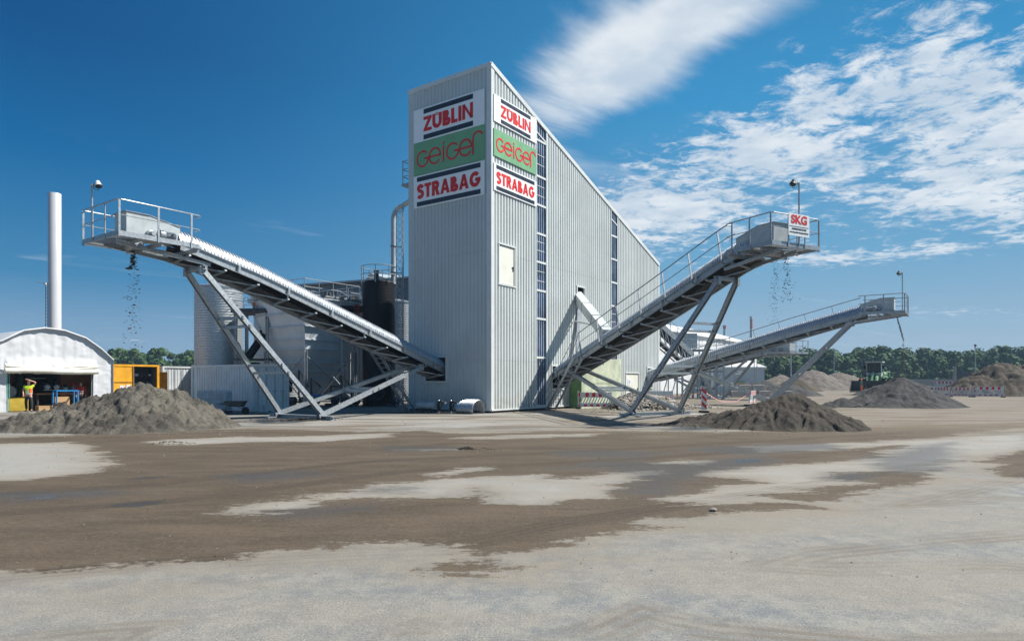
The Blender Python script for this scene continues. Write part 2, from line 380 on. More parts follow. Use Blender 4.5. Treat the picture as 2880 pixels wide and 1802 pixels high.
# ------------------------------------------------------------------ lettering
def glyph_text(s, size, bold=.0, tall=1.0):
    c = bpy.data.curves.new('t', 'FONT'); c.body = s; c.size = size; c.offset = bold; c.space_character = 1.0; c.fill_mode = 'FRONT'; c.extrude = .006
    c.resolution_u = 5
    o = bpy.data.objects.new('t', c); COL.objects.link(o); bpy.context.view_layer.update()
    me = bpy.data.meshes.new_from_object(o.evaluated_get(bpy.context.evaluated_depsgraph_get()))
    vs = [v.co.copy() for v in me.vertices]; fs = [tuple(p.vertices) for p in me.polygons]
    bpy.data.objects.remove(o); bpy.data.meshes.remove(me)
    return vs, fs
def put_text(m, s, ctr, ux, uz, un, w, h, bold=.02):
    vs, fs = glyph_text(s, 1.0, bold)
    x0 = min(v.x for v in vs); x1 = max(v.x for v in vs); y0 = min(v.y for v in vs); y1 = max(v.y for v in vs)
    m.add([ctr + ux*((v.x-(x0+x1)/2)/(x1-x0)*w) + uz*((v.y-(y0+y1)/2)/(y1-y0)*h) + un*(v.z) for v in vs], fs)
def stroke(m, pts, w, un, ctr, ux, uz, th=.01):       # flat ribbon letter stroke, pts in (x, y)
    P = [ctr + ux*a + uz*b for a, b in pts]; n = len(P); L_ = []; R_ = []
    for i in range(n):
        a = (P[min(i+1, n-1)] - P[max(i-1, 0)]).normalized(); s_ = a.cross(un).normalized()*w/2
        L_.append(P[i]+s_); R_.append(P[i]-s_)
    for i in range(n-1):
        m.prism([L_[i], L_[i+1], R_[i+1], R_[i]], un*th)
def arc(cx, cy, r, a0, a1, n=22, ry=None):
    ry = ry or r
    return [(cx+r*math.cos(R(a0+(a1-a0)*k/n)), cy+ry*math.sin(R(a0+(a1-a0)*k/n))) for k in range(n+1)]
UZ = Vector((0,0,1))
def geometric(m, word, ctr, ux, un, w, h, sw):        # heavy geometric capitals
    def S(pts, x): stroke(m, [(a+x, b) for a, b in pts], sw, un, ctr, ux, UZ)
    hw = sw/2
    def poly(pts, x): m.prism([ctr + ux*(a+x) + UZ*b for a, b in pts], un*.01)
    W = {'Z': .60, 'Ü': .68, 'B': .56, 'L': .44, 'I': .22, 'N': .72, 'S': .54, 'T': .52, 'R': .58, 'A': .70, 'G': .76}
    gap = .055; tot = sum(W[c] for c in word)+gap*(len(word)-1); k = w/tot; x = -w/2
    for c in word:
        cw = W[c]*k; T = h/2
        if c == 'Z':
            poly([(0,T),(cw,T),(cw,T-sw*.62),(sw*1.25,-T+sw*.8),(cw,-T+sw*.8),(cw,-T),(0,-T),(0,-T+sw*.5),(cw-sw*1.3,T-sw*.8),(0,T-sw*.8)], x)
        elif c == 'Ü':
            S([(hw,T),(hw,-T+cw/2)] , x); S([(cw-hw,T),(cw-hw,-T+cw/2)], x); S(arc(cw/2,-T+cw/2,cw/2-hw,180,360,14), x)
            for q in (-1, 1): poly([(cw/2+q*sw*.30-sw*.13,T*1.12),(cw/2+q*sw*.30+sw*.13,T*1.12),(cw/2+q*sw*.30+sw*.13,T-.16*h),(cw/2+q*sw*.30-sw*.13,T-.16*h)], x)
        elif c == 'B':
            poly([(0,T),(sw,T),(sw,-T),(0,-T)], x); r = h/4
            for cy, ex in ((T-r, .78), (-T+r, 1.0)):
                rr_ = cw*ex-r; S([(sw,cy+r-hw*.8),(rr_,cy+r-hw*.8)], x); S(arc(rr_,cy,r-hw*.85,90,-90,12), x); S([(rr_,cy-r+hw*.8),(sw,cy-r+hw*.8)], x)
        elif c == 'L': poly([(0,T),(sw,T),(sw,-T+sw*.85),(cw,-T+sw*.85),(cw,-T),(0,-T)], x)
        elif c == 'I': poly([(cw/2-hw,T),(cw/2+hw,T),(cw/2+hw,-T),(cw/2-hw,-T)], x)
        elif c == 'N':
            poly([(0,T*1.0),(sw*.9,T),(sw*.9,-T),(0,-T)], x); poly([(cw-sw*.9,T),(cw,T),(cw,-T),(cw-sw*.9,-T)], x)
            poly([(0,T),(sw*.75,T),(cw,-T),(cw-sw*.75,-T)], x)
        elif c == 'T': poly([(0,T),(cw,T),(cw,T-sw*.85),(0,T-sw*.85)], x); poly([(cw/2-hw,T-sw*.84),(cw/2+hw,T-sw*.84),(cw/2+hw,-T),(cw/2-hw,-T)], x)
        elif c == 'R':
            poly([(0,T),(sw,T),(sw,-T),(0,-T)], x); r = h*.28; cy = T-r; ex = cw*.92-r
            S([(sw,cy+r-hw*.8),(ex,cy+r-hw*.8)], x); S(arc(ex,cy,r-hw*.85,90,-90,12), x); S([(ex,cy-r+hw*.8),(sw,cy-r+hw*.8)], x)
            poly([(sw*.95,cy-r+sw*.4),(sw*1.9,cy-r+sw*.4),(cw*1.03,-T),(cw*1.03-sw*1.15,-T)], x)
        elif c == 'A':
            poly([(0,-T),(sw*1.0,-T),(cw/2+sw*.35,T),(cw/2-sw*.45,T)], x); poly([(cw,-T),(cw-sw*1.0,-T),(cw/2-sw*.35,T),(cw/2+sw*.45,T)], x)
            poly([(cw*.25,-T+h*.2),(cw*.75,-T+h*.2),(cw*.68,-T+h*.2+sw*.75),(cw*.32,-T+h*.2+sw*.75)], x)
        elif c == 'S':
            kp = [(.93,.60),(.80,.88),(.50,1.0),(.20,.86),(.12,.52),(.30,.22),(.62,.0),(.90,-.30),(.92,-.66),(.68,-.95),(.36,-1.0),(.06,-.80)]; kp = [(hw*.6+a*(cw-hw*1.2), b*(T-hw*.85)) for a, b in kp]
            pp_ = []
            for i in range(len(kp)-1):
                p0_, p1_, p2_, p3_ = kp[max(i-1,0)], kp[i], kp[i+1], kp[min(i+2,len(kp)-1)]
                for j in range(4):
                    t_ = j/4; pp_.append(tuple(.5*((2*p1_[k_])+(-p0_[k_]+p2_[k_])*t_+(2*p0_[k_]-5*p1_[k_]+4*p2_[k_]-p3_[k_])*t_*t_+(-p0_[k_]+3*p1_[k_]-3*p2_[k_]+p3_[k_])*t_**3) for k_ in (0, 1)))
            S(pp_+[kp[-1]], x)
        elif c == 'G':
            S(arc(cw*.5, 0, cw*.5-hw, 42, 352, 26, T-hw*.9), x); poly([(cw*.52,sw*.35),(cw,sw*.35),(cw,-sw*.5),(cw*.52,-sw*.5)], x)
        x += cw + gap*k
def company_sign(kind, lab, t0, t1, z0, z1, d, n, flip=False):
    mid = V3(C0+d*((t0+t1)/2)+n*.05, (z0+z1)/2); w_ = t1-t0; h_ = z1-z0; ux = -d if flip else d
    rt = thing('company_sign', lab, 'sign', mid - UZ*h_/2, 0)
    m = MB(); m.box(mid, (w_, .04, h_), (d, n, UZ)); m.build('panel', sign_green if kind == 'geiger' else sign_w, rt)
    f = mid + n*.024
    if kind == 'geiger':
        m = MB(); h = h_*.27; s_ = w_/4.9; sw = .105; y0 = -h_*.03
        def S(pts, wd=sw): stroke(m, pts, wd, n, f, ux, UZ)
        def Gl(x): S(arc(x, y0, .40*s_*1.0, 40, 360, 24, h*.86)); S([(x+.40*s_+.04, y0), (x+.10*s_, y0)])
        def El(x): S(arc(x, y0, .40*s_, 0, 325, 24, h*.86)); S([(x-.36*s_, y0-.0), (x+.40*s_+.04, y0)])
        Gl(-1.78*s_); El(-.90*s_)
        S([(-.28*s_, y0-h*.95), (-.28*s_, y0+h*.85)]); S([(-.28*s_, y0+h*1.05), (-.28*s_, y0+h*1.28)])
        Gl(.34*s_); El(1.22*s_)
        S([(1.72*s_, y0-h*1.0), (1.72*s_, y0+h*.75)]+arc(2.04*s_, y0+h*.75, .32*s_, 180, 20, 14, h*.62)[1:])
        m.build('lettering', sign_red, rt)
    else:
        word = {'zublin': 'ZÜBLIN', 'strabag': 'STRABAG'}[kind]
        tw = w_*(.70 if kind == 'zublin' else .90)
        m = MB(); geometric(m, word, f, ux, n, tw, h_*.44, h_*.116); m.build('lettering', sign_red, rt)
        for s_ in (1, -1): m = MB(); m.box(f+UZ*(s_*h_*.385), (tw, .012, h_*.14), (ux, n, UZ)); m.build('bar', sign_navy, rt)
    return rt
for kind, nm, zR, zL in (('zublin', 'white ZÜBLIN sign with red letters between black bars', (16.57, 18.1), (16.40, 18.42)),
                         ('geiger', 'green geiger sign with thin red letters', (14.61, 16.16), (14.40, 16.385)),
                         ('strabag', 'white STRABAG sign with red letters between black bars', (12.65, 14.2), (12.40, 14.36))):
    company_sign(kind, nm + ', on the sunlit long wall', .19, 4.60, *zR, WR, NR)
    company_sign(kind, nm + ', on the shaded short wall', .42, 5.90, *zL, WL, NL, True)
# ------------------------------------------------------------------ belt conveyors
def interp(tab, u):
    for (a, x), (b, y) in zip(tab, tab[1:]):
        if u <= b: return x + (y-x)*(u-a)/(b-a)
    return tab[-1][1]
def smooth_tab(tab, step=.25):
    us = np.arange(tab[0][0], tab[-1][0]+1e-6, step); zs = np.array([interp(tab, u) for u in us])
    for _ in range(6): zs[1:-1] = (zs[:-2]+2*zs[1:-1]+zs[2:])/4
    return list(zip(us.tolist(), zs.tolist()))
def conveyor(label, start, a, tab, plat, floor, foot=9.7, tall=(14.9, 6.35), short=(1.9, 2.6), rail_side=0, stair=True, hood_hi=.45,
             depth=(1.2, .10), ghw=1.65, tube_from=-.8, tube_to=None, block=False, far=False, rail_from=4.0, motor=1, cover_amp=.045, pitch=.15, far_q=1):
    a = Vector((a[0], a[1], 0)).normalized(); p = Vector((-a.y, a.x, 0)); S0 = Vector((start[0], start[1], 0)); tab = smooth_tab(tab)
    top = lambda u: interp(tab, u) if u >= 0 else tab[0][1] + u*(tab[4][1]-tab[0][1])
    P = lambda u, q, z: S0 + a*u + p*q + UZ*z
    p0, p1 = plat; hw = 1.42
    rt = thing('belt_conveyor', label, 'conveyor', P(foot, 0, 0))
    ut = p0 + .3 if tube_to is None else tube_to
    us = np.arange(-.8, ut, .5).tolist() + [ut]
    bot = lambda u: top(u) - depth[0] - depth[1]*max(0, math.sin(math.pi*min(max(u, 0), 15.5)/15.5))
    # corrugated cover
    m = MB(); n = 14; r = .52; k = 0; u = tube_from; rings = []
    while u < ut:
        for fr, am in ((0, 0), (.3, 0), (.45, 1), (.85, 1)):
            uu = u + fr*pitch; rr = r + am*cover_amp; tz = top(uu) - .55
            rings.append([P(uu, -rr*math.cos(math.pi*j/n), tz + rr*1.04*math.sin(math.pi*j/n)) for j in range(n+1)])
        u += pitch
    vs = [v for rg in rings for v in rg]
    fs = [(i*(n+1)+j, i*(n+1)+j+1, (i+1)*(n+1)+j+1, (i+1)*(n+1)+j) for i in range(len(rings)-1) for j in range(n)]
    m.add(vs, fs); m.smooth = True; cov_ = m.build('corrugated_cover', galv_tube, rt)
    m = MB()                                           # cover clips
    for u in np.arange(1, ut-.3, 1.25):
        for q in (-.57, .57): m.box(P(u, q, top(u)-.50), (.03, .03, .13), (a, p, UZ))
    m.build('clip', white_p, cov_)
    for q in (-.60, .60):
        m = MB()
        for u0, u1 in zip(us, us[1:]): m.beam(P(u0, q, top(u0)-.73), P(u1, q, top(u1)-.73), .09, .33, kind='C' if q > 0 else 'C-', t=.02, ext=.004)
        for u in np.arange(.8, ut, 2.5): m.box(P(u, q*1.11, top(u)-.70), (.10, .03, .30), (a, p, UZ))
        m.build('side_channel', galv, rt)
    m = MB()                                           # belt (carrying run and return run)
    for u0, u1 in zip(us, us[1:]):
        m.beam(P(u0, 0, top(u0)-.74), P(u1, 0, top(u1)-.74), 1.02, .03); m.beam(P(u0, 0, bot(u0)+.14), P(u1, 0, bot(u1)+.14), .84, .02)
    m.build('belt', rubber, rt)
    m = MB(); sec = [u for u in np.arange(0, 16.3, 1.55) if u < ut+.2]
    for q in (.52*far_q,):
        for u0, u1 in zip(us, us[1:]): m.beam(P(u0, q, bot(u0)+.06), P(u1, q, bot(u1)+.06), .06, .20, kind='box', t=.012, ext=.003)
        m.build('lower_chord', galv, rt); m = MB()
    m = MB()
    for i, u in enumerate(sec):
        m.beam(P(u, -.70*far_q, bot(u)+.20), P(u, .55*far_q, bot(u)+.02), .1, .07); m.beam(P(u, -.62*far_q, bot(u)+.2), P(u, -.62*far_q, top(u)-.85), .05, .05) if i % 3 == 1 else None
        if i: m.beam(P(sec[i-1], -.5*far_q, bot(sec[i-1])+.16), P(u, .5*far_q, bot(u)), .06, .06)
    m.build('cross_member', galv, rt)
    # support legs
    for (ut_, zt), base in ((tall, foot-.1), (short, foot+.25)):
        for s in (-1, 1):
            m = MB(); m.beam(P(base, s*ghw, .16), P(ut_, s*.58, zt), .20, .20, up=p, kind='H', t=.025)
            m.box(P(ut_, s*.60, zt), (.30, .14, .34), (a, p, UZ)); m.build('leg', galv, rt)
        for k in ((.36, .68) if zt > 3.4 else (.5,)):
            for e in (-.028, .028):
                m = MB(); c0, c1 = [P(base, s*ghw, .12).lerp(P(ut_, s*.58, zt), k+e) for s in (-1, 1)]; m.beam(c0, c1, .10, .12, kind='C', t=.02, ext=.16); m.build('cross_brace', galv, rt)
        m = MB(); m.beam(P(ut_, -.78, zt+.1), P(ut_, .78, zt+.1), .2, .16, kind='H', t=.02); m.build('bearing_beam', galv, rt)
    m = MB(); m.beam(P(foot, -ghw-.75, .10), P(foot, ghw+.75, .10), .26, .20, up=(0,0,1), kind='H', t=.03); m.box(P(foot+.25, -ghw, .05), (.9, .24, .05), (a, p, UZ)); m.build('ground_beam', galv, rt)
    # platform
    m = MB(); fz = floor
    for q in (-hw, hw): m.beam(P(p0, q, fz-.08), P(p1, q, fz-.08), .05, .18)
    m.beam(P(p1, -hw-.025, fz-.08), P(p1, hw+.025, fz-.08), .05, .18); m.beam(P(p1-.95, -hw+.03, fz-.13), P(p1-.95, hw-.03, fz-.13), .07, .12)
    m.beam(P(p0+.05, -hw+.03, fz-.22), P(p0+.05, hw-.03, fz-.22), .10, .14); m.beam(P(p1-1.6, -hw+.03, fz-.22), P(p1-1.6, hw-.03, fz-.22), .10, .14)
    for q in (-.5, .5): m.beam(P(p0-1.0, q, top(p0-1.0)-1.0), P(p1-.35, q, fz-.22), .08, .14, kind='C')
    pf = m.build('platform_frame', galv, rt)
    m = MB(); bars = np.arange(p1-.9, p1-.02, .07)
    for u in bars: m.box(P(u, 0, fz-.03), (.012, 2*hw-.06, .035), (a, p, UZ))
    for q in np.arange(-hw+.08, hw, .2): m.box(P(p1-.46, q, fz-.034), (.88, .012, .02), (a, p, UZ))
    for sq in (-1, 1):
        for u in np.arange(p0+.05, p1-.95, .07): m.box(P(u, sq*(hw-.36), fz-.03), (.012, .66, .035), (a, p, UZ))
    m.build('grating', galv, pf)
    # railing
    rz = fz + 1.13; sp_ = [p0+.35, (p0+p1)/2+.1, p1-.03]
    m = MB()
    def loop(z, ro): return [P(p0-.05, -hw+.45, z), P(p0-.05, -hw+.06, z), P(p0+.05, -hw-.02, z), P(p1-.1, -hw-.02, z), P(p1, -hw+.08, z), P(p1, hw-.08, z), P(p1-.1, hw+.02, z), P(p0+.05, hw+.02, z), P(p0-.05, hw-.06, z), P(p0-.05, hw-.45, z)]
    m.tube(loop(rz, 0), .026, 8); m.tube(loop(fz+.58, 0), .018, 6)
    rl = m.build('railing', galv, rt, smooth=True)
    for u, q in [(u, q) for u in sp_ for q in (-hw-.04, hw+.04)] + [(p1+.04, -.5), (p1+.04, .5)]:
        m = MB(); m.beam(P(u, q, fz-.2), P(u, q, rz-.02), .03 if abs(q) > 1 else .07, .07 if abs(q) > 1 else .03, up=a); m.build('post', galv, rl)
    # drive hood
    m = MB(); h0, h1 = p1-2.75, p1-.72; hq = .47; zb_ = fz+.02; zt = fz+.98
    prof = [(h0, top(h0)-.60), (h0, top(h0)+.03), (h1-.85, zt), (h1, zt), (h1, zb_)]
    m.prism([P(u, -hq, z) for u, z in prof], p*(2*hq)); hd = m.build('drive_hood', panel_grey, rt)
    m = MB(); m.beam(P(h1-.85, 0, zt+.012), P(h1+.05, 0, zt+.012), 2*hq+.08, .02); m.beam(P(h1+.05, 0, zb_+.1), P(h1-1.2, 0, zb_+.1), 2*hq+.2, .05)
    m.beam(P(h0, 0, top(h0)+.045), P(h1-.85, 0, zt+.012), 2*hq+.05, .02); m.build('hood_flange', galv_d, hd)
    sg_ = motor; m = MB()
    cm = P(h1-1.25, sg_*(hq+.34), fz+.26)
    m.lathe(cm - a*.42, [(.10, 0), (.13, .02), (.13, .42), (.09, .46)], 14, ax=(UZ, p, a)); m.lathe(cm+p*.0, [(.15, 0), (.19, .05), (.19, .22), (.1, .27)], 16, ax=(UZ, p, a))
    for k in range(7): m.lathe(cm - a*(.36-.05*k), [(.15, 0), (.15, .012)], 14, ax=(UZ, p, a))
    m.lathe(P(h1-.85, sg_*(hq+.02), fz+.26), [(.16, 0), (.16, .10), (.09, .14), (.09, .32)], 14, ax=(UZ, a, p*sg_))
    m.box(P(h1-1.2, sg_*(hq+.3), fz+.06), (1.1, .26, .07), (a, p, UZ)); m.build('drive_motor', galv_d, rt, smooth=True)
    m = MB(); m.lathe(P(h1-.45, -.52, fz-.18), [(.16, 0), (.16, 1.04)], 18, ax=(a, UZ, p)); m.lathe(P(h1-.45, -.72, fz-.18), [(.04, 0), (.04, 1.44)], 8, ax=(a, UZ, p)); m.build('head_drum', galv_d, rt, smooth=True)
    # walkway rail beside the belt
    if rail_side:
        q = rail_side*.86; m = MB(); uu = np.arange(rail_from, p0-.2, .5).tolist()+[p0+.1]
        m.tube([P(u-.28, q, top(u)+.62) for u in uu], .032, 6); m.tube([P(u-.13, q, top(u)+.08) for u in uu], .022, 6)
        if stair: m.tube([P(rail_from-.28, q, top(rail_from)+.62), P(1.7, q, 1.35)], .022, 6); m.tube([P(rail_from-.13, q, top(rail_from)+.08), P(1.9, q, .85)], .016, 6)
        wr_ = m.build('walkway_railing', galv_d, rt, smooth=True)
        for u in np.arange(rail_from, p0-.2, 1.85):
            m = MB(); m.beam(P(u, q, top(u)-.85), P(u-.28, q, top(u)+.62), .035, .09, up=p); m.build('post', galv_d, wr_)
        m = MB()
        for u in np.arange(rail_from, p0-.2, 1.85): m.beam(P(u, -.6*0, top(u)-.87), P(u, q*1.06, top(u)-.87), .08, .06)
        m.build('bracket', galv, rt)
    if stair:
        m = MB(); zt = top(4)-.9
        for q in (-.78, -1.42):
            m.beam(P(.95, q, .02), P(4.0, q, zt), .04, .17, kind='C', t=.012)
        st = m.build('stair_stringer', galv, rt)
        m = MB(); N = 14
        for k in range(1, N): m.box(P(.95+3.05*k/N, -1.10, .02+(zt)*k/N), (.16, .62, .03), (a, p, UZ))
        m.build('tread', galv_d, st)
        m = MB()
        q = -1.45; m.tube([P(.8, q, .95), P(3.9, q, zt+1.0)], .02, 6); m.tube([P(.85, q, .5), P(3.95, q, zt+.5)], .015, 6)
        for k in (0, .5, 1): m.tube([P(.95+3.05*k, q, zt*k), P(.85+3.05*k, q, zt*k+.95)], .018, 6)
        m.build('stair_railing', galv, st, smooth=True)
    return rt, P, top, fz
LA = (-.575, -.818); RA = (.473, -.881)
cL, PL, TL, FL = conveyor('galvanised conveyor left of the tower, rising to a railed platform over the grey sand heap',
    (-4.6, 39.4), LA, [(0, 3.2), (2.57, 4.04), (12.07, 7.04), (15.8, 7.95), (19, 8.0)], (15.5, 18.53), 7.2, rail_side=0, motor=1, far_q=-1)
cR, PR_, TR, FR = conveyor('galvanised conveyor right of the tower, with walkway railing and the SKG sign platform',
    (3.0, 43.0), RA, [(0, 2.7), (2.15, 3.45), (12.05, 6.87), (15.5, 8.08), (16.4, 8.25), (19, 8.3)], (15.9, 18.3), 7.45, rail_side=-1, tall=(14.6, 6.4), motor=1)
c3, P3, T3, F3 = conveyor('distant galvanised conveyor from the tower end, reaching out over the dark gravel cone',
    (11.56, 55.1), (.818, -.575), [(0, 2.75), (11.5, 6.0), (16.2, 7.2), (19, 7.25)], (15.9, 18.6), 6.5, tall=(15.2, 5.9), short=(4.0, 2.6), depth=(1.05, .1), rail_side=1, stair=False, rail_from=3, motor=-1, cover_amp=.055, pitch=.15, ghw=.75)
c4, P4, T4, F4 = conveyor('low pale conveyor half hidden behind the far long one, in front of the white marquee',
    (17.0, 78.5), (.537, -.843), [(0, 2.6), (14, 5.0), (16, 5.3), (19.5, 5.3)], (16.4, 19.2), 4.6, tall=(13.6, 3.9), short=(4.0, 2.0), foot=9.2, depth=(.7, .1), rail_side=0, stair=False, motor=-1)
# concrete strip under the right conveyor's ground beam
fb = MB(); a_ = Vector((*RA, 0)).normalized(); p_ = Vector((-a_.y, a_.x, 0))
fb.box(PR_(9.75, -.2, -.10), (1.0, 6.8, .26), (a_, p_, UZ)); o = fb.build('foundation_strip', concrete, off=PR_(9.7, 0, 0)); tag(o, 'low grey concrete strip under the ground beam of the conveyor with the SKG sign', 'foundation')
# duct from the wall opening down to the right conveyor
du = thing('transfer_chute', 'pale box chute slanting from the wall opening onto the conveyor right of the tower', 'chute', wallpt(10.3, 4.5))
A = wallpt(10.35, 7.75, -.3); B_ = PR_(5.4, 0, TR(5.4)-.05)
m = MB(); m.beam(A, B_, .55, .62); m.build('duct', contain, du)
for k in (.33, .66, .93):
    m = MB(); c = A.lerp(B_, k); dd = (B_-A).normalized(); m.beam(c-dd*.03, c+dd*.03, .61, .67); m.build('flange', galv, du)
m = MB(); m.prism([wallpt(9.8, 6.85, .02), wallpt(10.35, 6.85, .02), wallpt(9.15, 3.0, .5), wallpt(8.8, 3.0, .5)], NR*.04)
m.build('side_plate', galv_d, du)
m = MB(); m.beam(wallpt(9.3, 5.9, .05), B_.lerp(A, .22)-UZ*.1, .06, .09); m.build('tie_bar', white_p, du)
# floodlights
def flood(P, u, q, z0, z1, sx, lab):
    b = P(u, q, z0); rt = thing('floodlight', lab, 'floodlight', b)
    m = MB(); m.tube([b, b+UZ*(z1-z0)], .035, 8); m.tube([b+UZ*(z1-z0-.03), b+UZ*(z1-z0-.03)+Vector((sx*.18, 0, 0))], .022, 6); m.build('pole', galv, rt, smooth=True)
    c = b+UZ*(z1-z0-.04)+Vector((sx*.27, -.05, 0)); dn = Vector((sx*.35, -.1, -1)).normalized(); ax = (Vector((0,1,0)).cross(dn).normalized(), dn.cross(Vector((0,1,0)).cross(dn)).normalized(), dn)
    m = MB(); m.lathe(c-dn*.16, [(.05, 0), (.08, .03), (.09, .10), (.13, .18), (.14, .20)], 14, ax=ax); m.build('lamp_head', white_p if sx > 0 else dark_steel, rt, smooth=True)
    m = MB(); m.lathe(c+dn*.085, [(.12, -.03), (.12, .0)], 14, ax=ax); m.build('lamp_glass', glass_d, rt)
    m = MB(); m.tube([c+Vector((-sx*.18, 0, .05)), c+Vector((-sx*.16, 0, -.15)), c+Vector((0, 0, -.2)), c+Vector((sx*.05, 0, -.12))], .012, 5); m.build('cable', blackm, rt)
flood(PL, 18.5, -.72, FL-.1, 9.22, 1, 'floodlight on a slim pole above the left conveyor platform')
flood(PR_, 18.35, .12, FR-.1, 9.95, -1, 'floodlight on a dark pole behind the SKG sign')
flood(P3, 18.4, -.9, F3-.1, 9.05, -1, 'floodlight on the platform of the distant conveyor over the dark gravel cone')
# SKG sign
aR = a_; uR = p_; ctr = PR_(18.42, .02, 8.17)
sk = thing('skg_sign', 'white SKG sign with red letters on the right conveyor platform railing', 'sign', ctr-UZ*.5)
m = MB(); m.box(ctr, (1.26, .02, .90), (uR, aR, UZ)); m.build('panel', sign_w, sk)
m = MB(); put_text(m, 'SKG', ctr+UZ*.22+aR*.012, uR, UZ, aR, .96, .36, .035); m.build('lettering', sign_red, sk)
m = MB(); m.box(ctr-UZ*.07+aR*.014, (1.16, .006, .018), (uR, aR, UZ))
put_text(m, 'AUFBEREITUNGSTECHNIK', ctr-UZ*.17+aR*.012, uR, UZ, aR, .90, .07, .006); put_text(m, 'www.skg-aufbereitungstechnik.de', ctr-UZ*.31+aR*.012, uR, UZ, aR, 1.14, .09, .006)
m.build('small_lettering', sign_navy, sk)
# ------------------------------------------------------------------ ground
def poly_src(pts, s=1.1916): return [tuple(Gd(x*s, max(y*s, HY+12))[:2]) for x, y in pts]
mudp = [[(-900,1036),(0,1034),(250,1024),(420,1016),(600,1012),(850,1018),(1000,1016),(1090,1024),(1400,1016),(1700,1020),(1900,1013),(2100,1006),(2300,1000),(2420,998),(2420,1010),(2250,1022),
        (2250,1085),(2200,1108),(2230,1126),(2150,1146),(2000,1170),(1900,1196),(1700,1216),(1560,1228),(1450,1250),(1330,1282),(1220,1312),(1130,1342),(1070,1345),(1050,1335),(1110,1303),(930,1288),(800,1292),(640,1302),(560,1322),(480,1330),(330,1326),(150,1336),(0,1343),(-900,1400)],
       [(2330,1075),(2417,1062),(2700,1050),(2700,1125),(2400,1128),(2340,1115)],
       [(150,1262),(400,1290),(600,1290),(500,1310),(200,1300)]]
lightp = [[(-700,1046),(0,1046),(170,1043),(225,1058),(245,1080),(280,1093),(250,1106),(160,1122),(60,1132),(-700,1150)],
          [(555,1205),(600,1190),(680,1178),(760,1166),(900,1140),(1000,1134),(1040,1122),(1130,1126),(1270,1119),(1290,1128),(1420,1124),(1500,1108),(1572,1109),(1500,1126),(1440,1146),(1472,1160),(1420,1176),(1330,1183),(1250,1193),(1170,1186),(1180,1164),(1130,1150),(1060,1170),(900,1180),(760,1182),(740,1196),(680,1212),(620,1208)],
          [(1570,1182),(1620,1164),(1700,1150),(1780,1140),(1790,1130),(1680,1122),(1640,1118),(1700,1108),(1840,1098),(1990,1088),(2090,1072),(2130,1050),(1940,1062),(1800,1066),(1760,1056),(1880,1048),(2060,1042),(2230,1030),(2417,1024),(2417,1058),(2330,1078),(2250,1110),(2100,1110),(1980,1120),(2040,1136),(1900,1160),(1830,1176),(1700,1190)],
          [(1570,1092),(1620,1084),(1690,1086),(1650,1096)],[(300,1046),(420,1036),(560,1030),(700,1030),(850,1024),(930,1022),(900,1032),(770,1042),(600,1042),(450,1050)],
          [(940,1061),(1040,1058),(1080,1060),(1000,1064)],[(1000,1118),(1080,1108),(1140,1106),(1060,1120)],[(1060,1034),(1200,1026),(1420,1022),(1380,1030),(1180,1036)]]
wetp = [[(0,1165),(120,1158),(250,1156),(300,1164),(120,1180),(0,1190)],[(500,1120),(760,1108),(800,1120),(560,1140)],[(640,1205),(900,1190),(940,1205),(640,1225)],
        [(870,1150),(980,1148),(990,1160),(880,1160)],[(900,1052),(1060,1050),(1100,1062),(900,1066)],
        [(1440,1085),(1600,1092),(1800,1075),(1850,1085),(1700,1115),(1600,1140),(1560,1170),(1480,1160),(1500,1130),(1440,1105),(1300,1105)],
        [(2040,1085),(2150,1055),(2252,1042),(2248,1110),(2170,1118),(2090,1112)],[(1950,1120),(2040,1116),(2030,1134),(1960,1130)],[(1600,1062),(1700,1052),(1960,1046),(2000,1060),(1760,1072)],
        [(1600,1000),(1700,992),(1770,1004),(1700,1014),(1560,1018)],[(590,985),(700,978),(790,986),(700,998),(600,1000)],[(1300,1060),(1600,1066),(1500,1080),(1330,1078)]]
pudp = [[(600,990),(640,984),(720,984),(760,991),(690,998),(610,1000)],[(20,1252),(60,1244),(110,1246),(60,1258)],[(260,1134),(330,1124),(420,1122),(360,1132)],[(1730,1086),(1790,1082),(1800,1090),(1740,1094)],[(1580,1010),(1680,1000),(1740,1006),(1640,1014)],
        [(40,1175),(120,1166),(160,1172),(80,1182)],[(240,1196),(330,1180),(420,1180),(330,1196)]]
def sdf(px, py, poly):
    P = np.array(poly); Q = np.roll(P, -1, 0); d = np.full(px.shape, 1e9); inside = np.zeros(px.shape, bool)
    for (ax_, ay), (bx, by) in zip(P, Q):
        ex, ey = bx-ax_, by-ay; L = ex*ex+ey*ey+1e-9
        t = np.clip(((px-ax_)*ex+(py-ay)*ey)/L, 0, 1); d = np.minimum(d, (px-ax_-t*ex)**2+(py-ay-t*ey)**2)
        c = ((ay > py) != (by > py)) & (px < ex*(py-ay)/(ey+1e-12)+ax_); inside ^= c
    return np.where(inside, np.sqrt(d), -np.sqrt(d))
ys = [-4.0]; 
while ys[-1] < 4000: ys.append(ys[-1] + max(.10, (ys[-1])*.010) if ys[-1] < 60 else ys[-1]*1.14)
xs = np.unique(np.concatenate([np.arange(-30, 34, .16), -30-np.cumsum(.16*1.13**np.arange(75)), 34+np.cumsum(.16*1.13**np.arange(75))]))
gx, gy = np.meshgrid(xs, np.array(ys)); gxf = gx.ravel(); gyf = gy.ravel(); near = (gyf < 75) & (np.abs(gxf) < 60)
def field(polys):
    out = np.full(gxf.shape, -9.0); x = gxf[near]; y = gyf[near]; a = np.full(x.shape, -9.0)
    for p in polys: a = np.maximum(a, sdf(x, y, poly_src(p)))
    out[near] = a; return np.clip(out, -9, 9)
dryp = lightp + [[(560,1010),(700,995),(830,985),(1100,975),(1300,966),(1420,985),(1560,1003),(1500,1012),(1300,1008),(1000,1008),(800,1012)]]
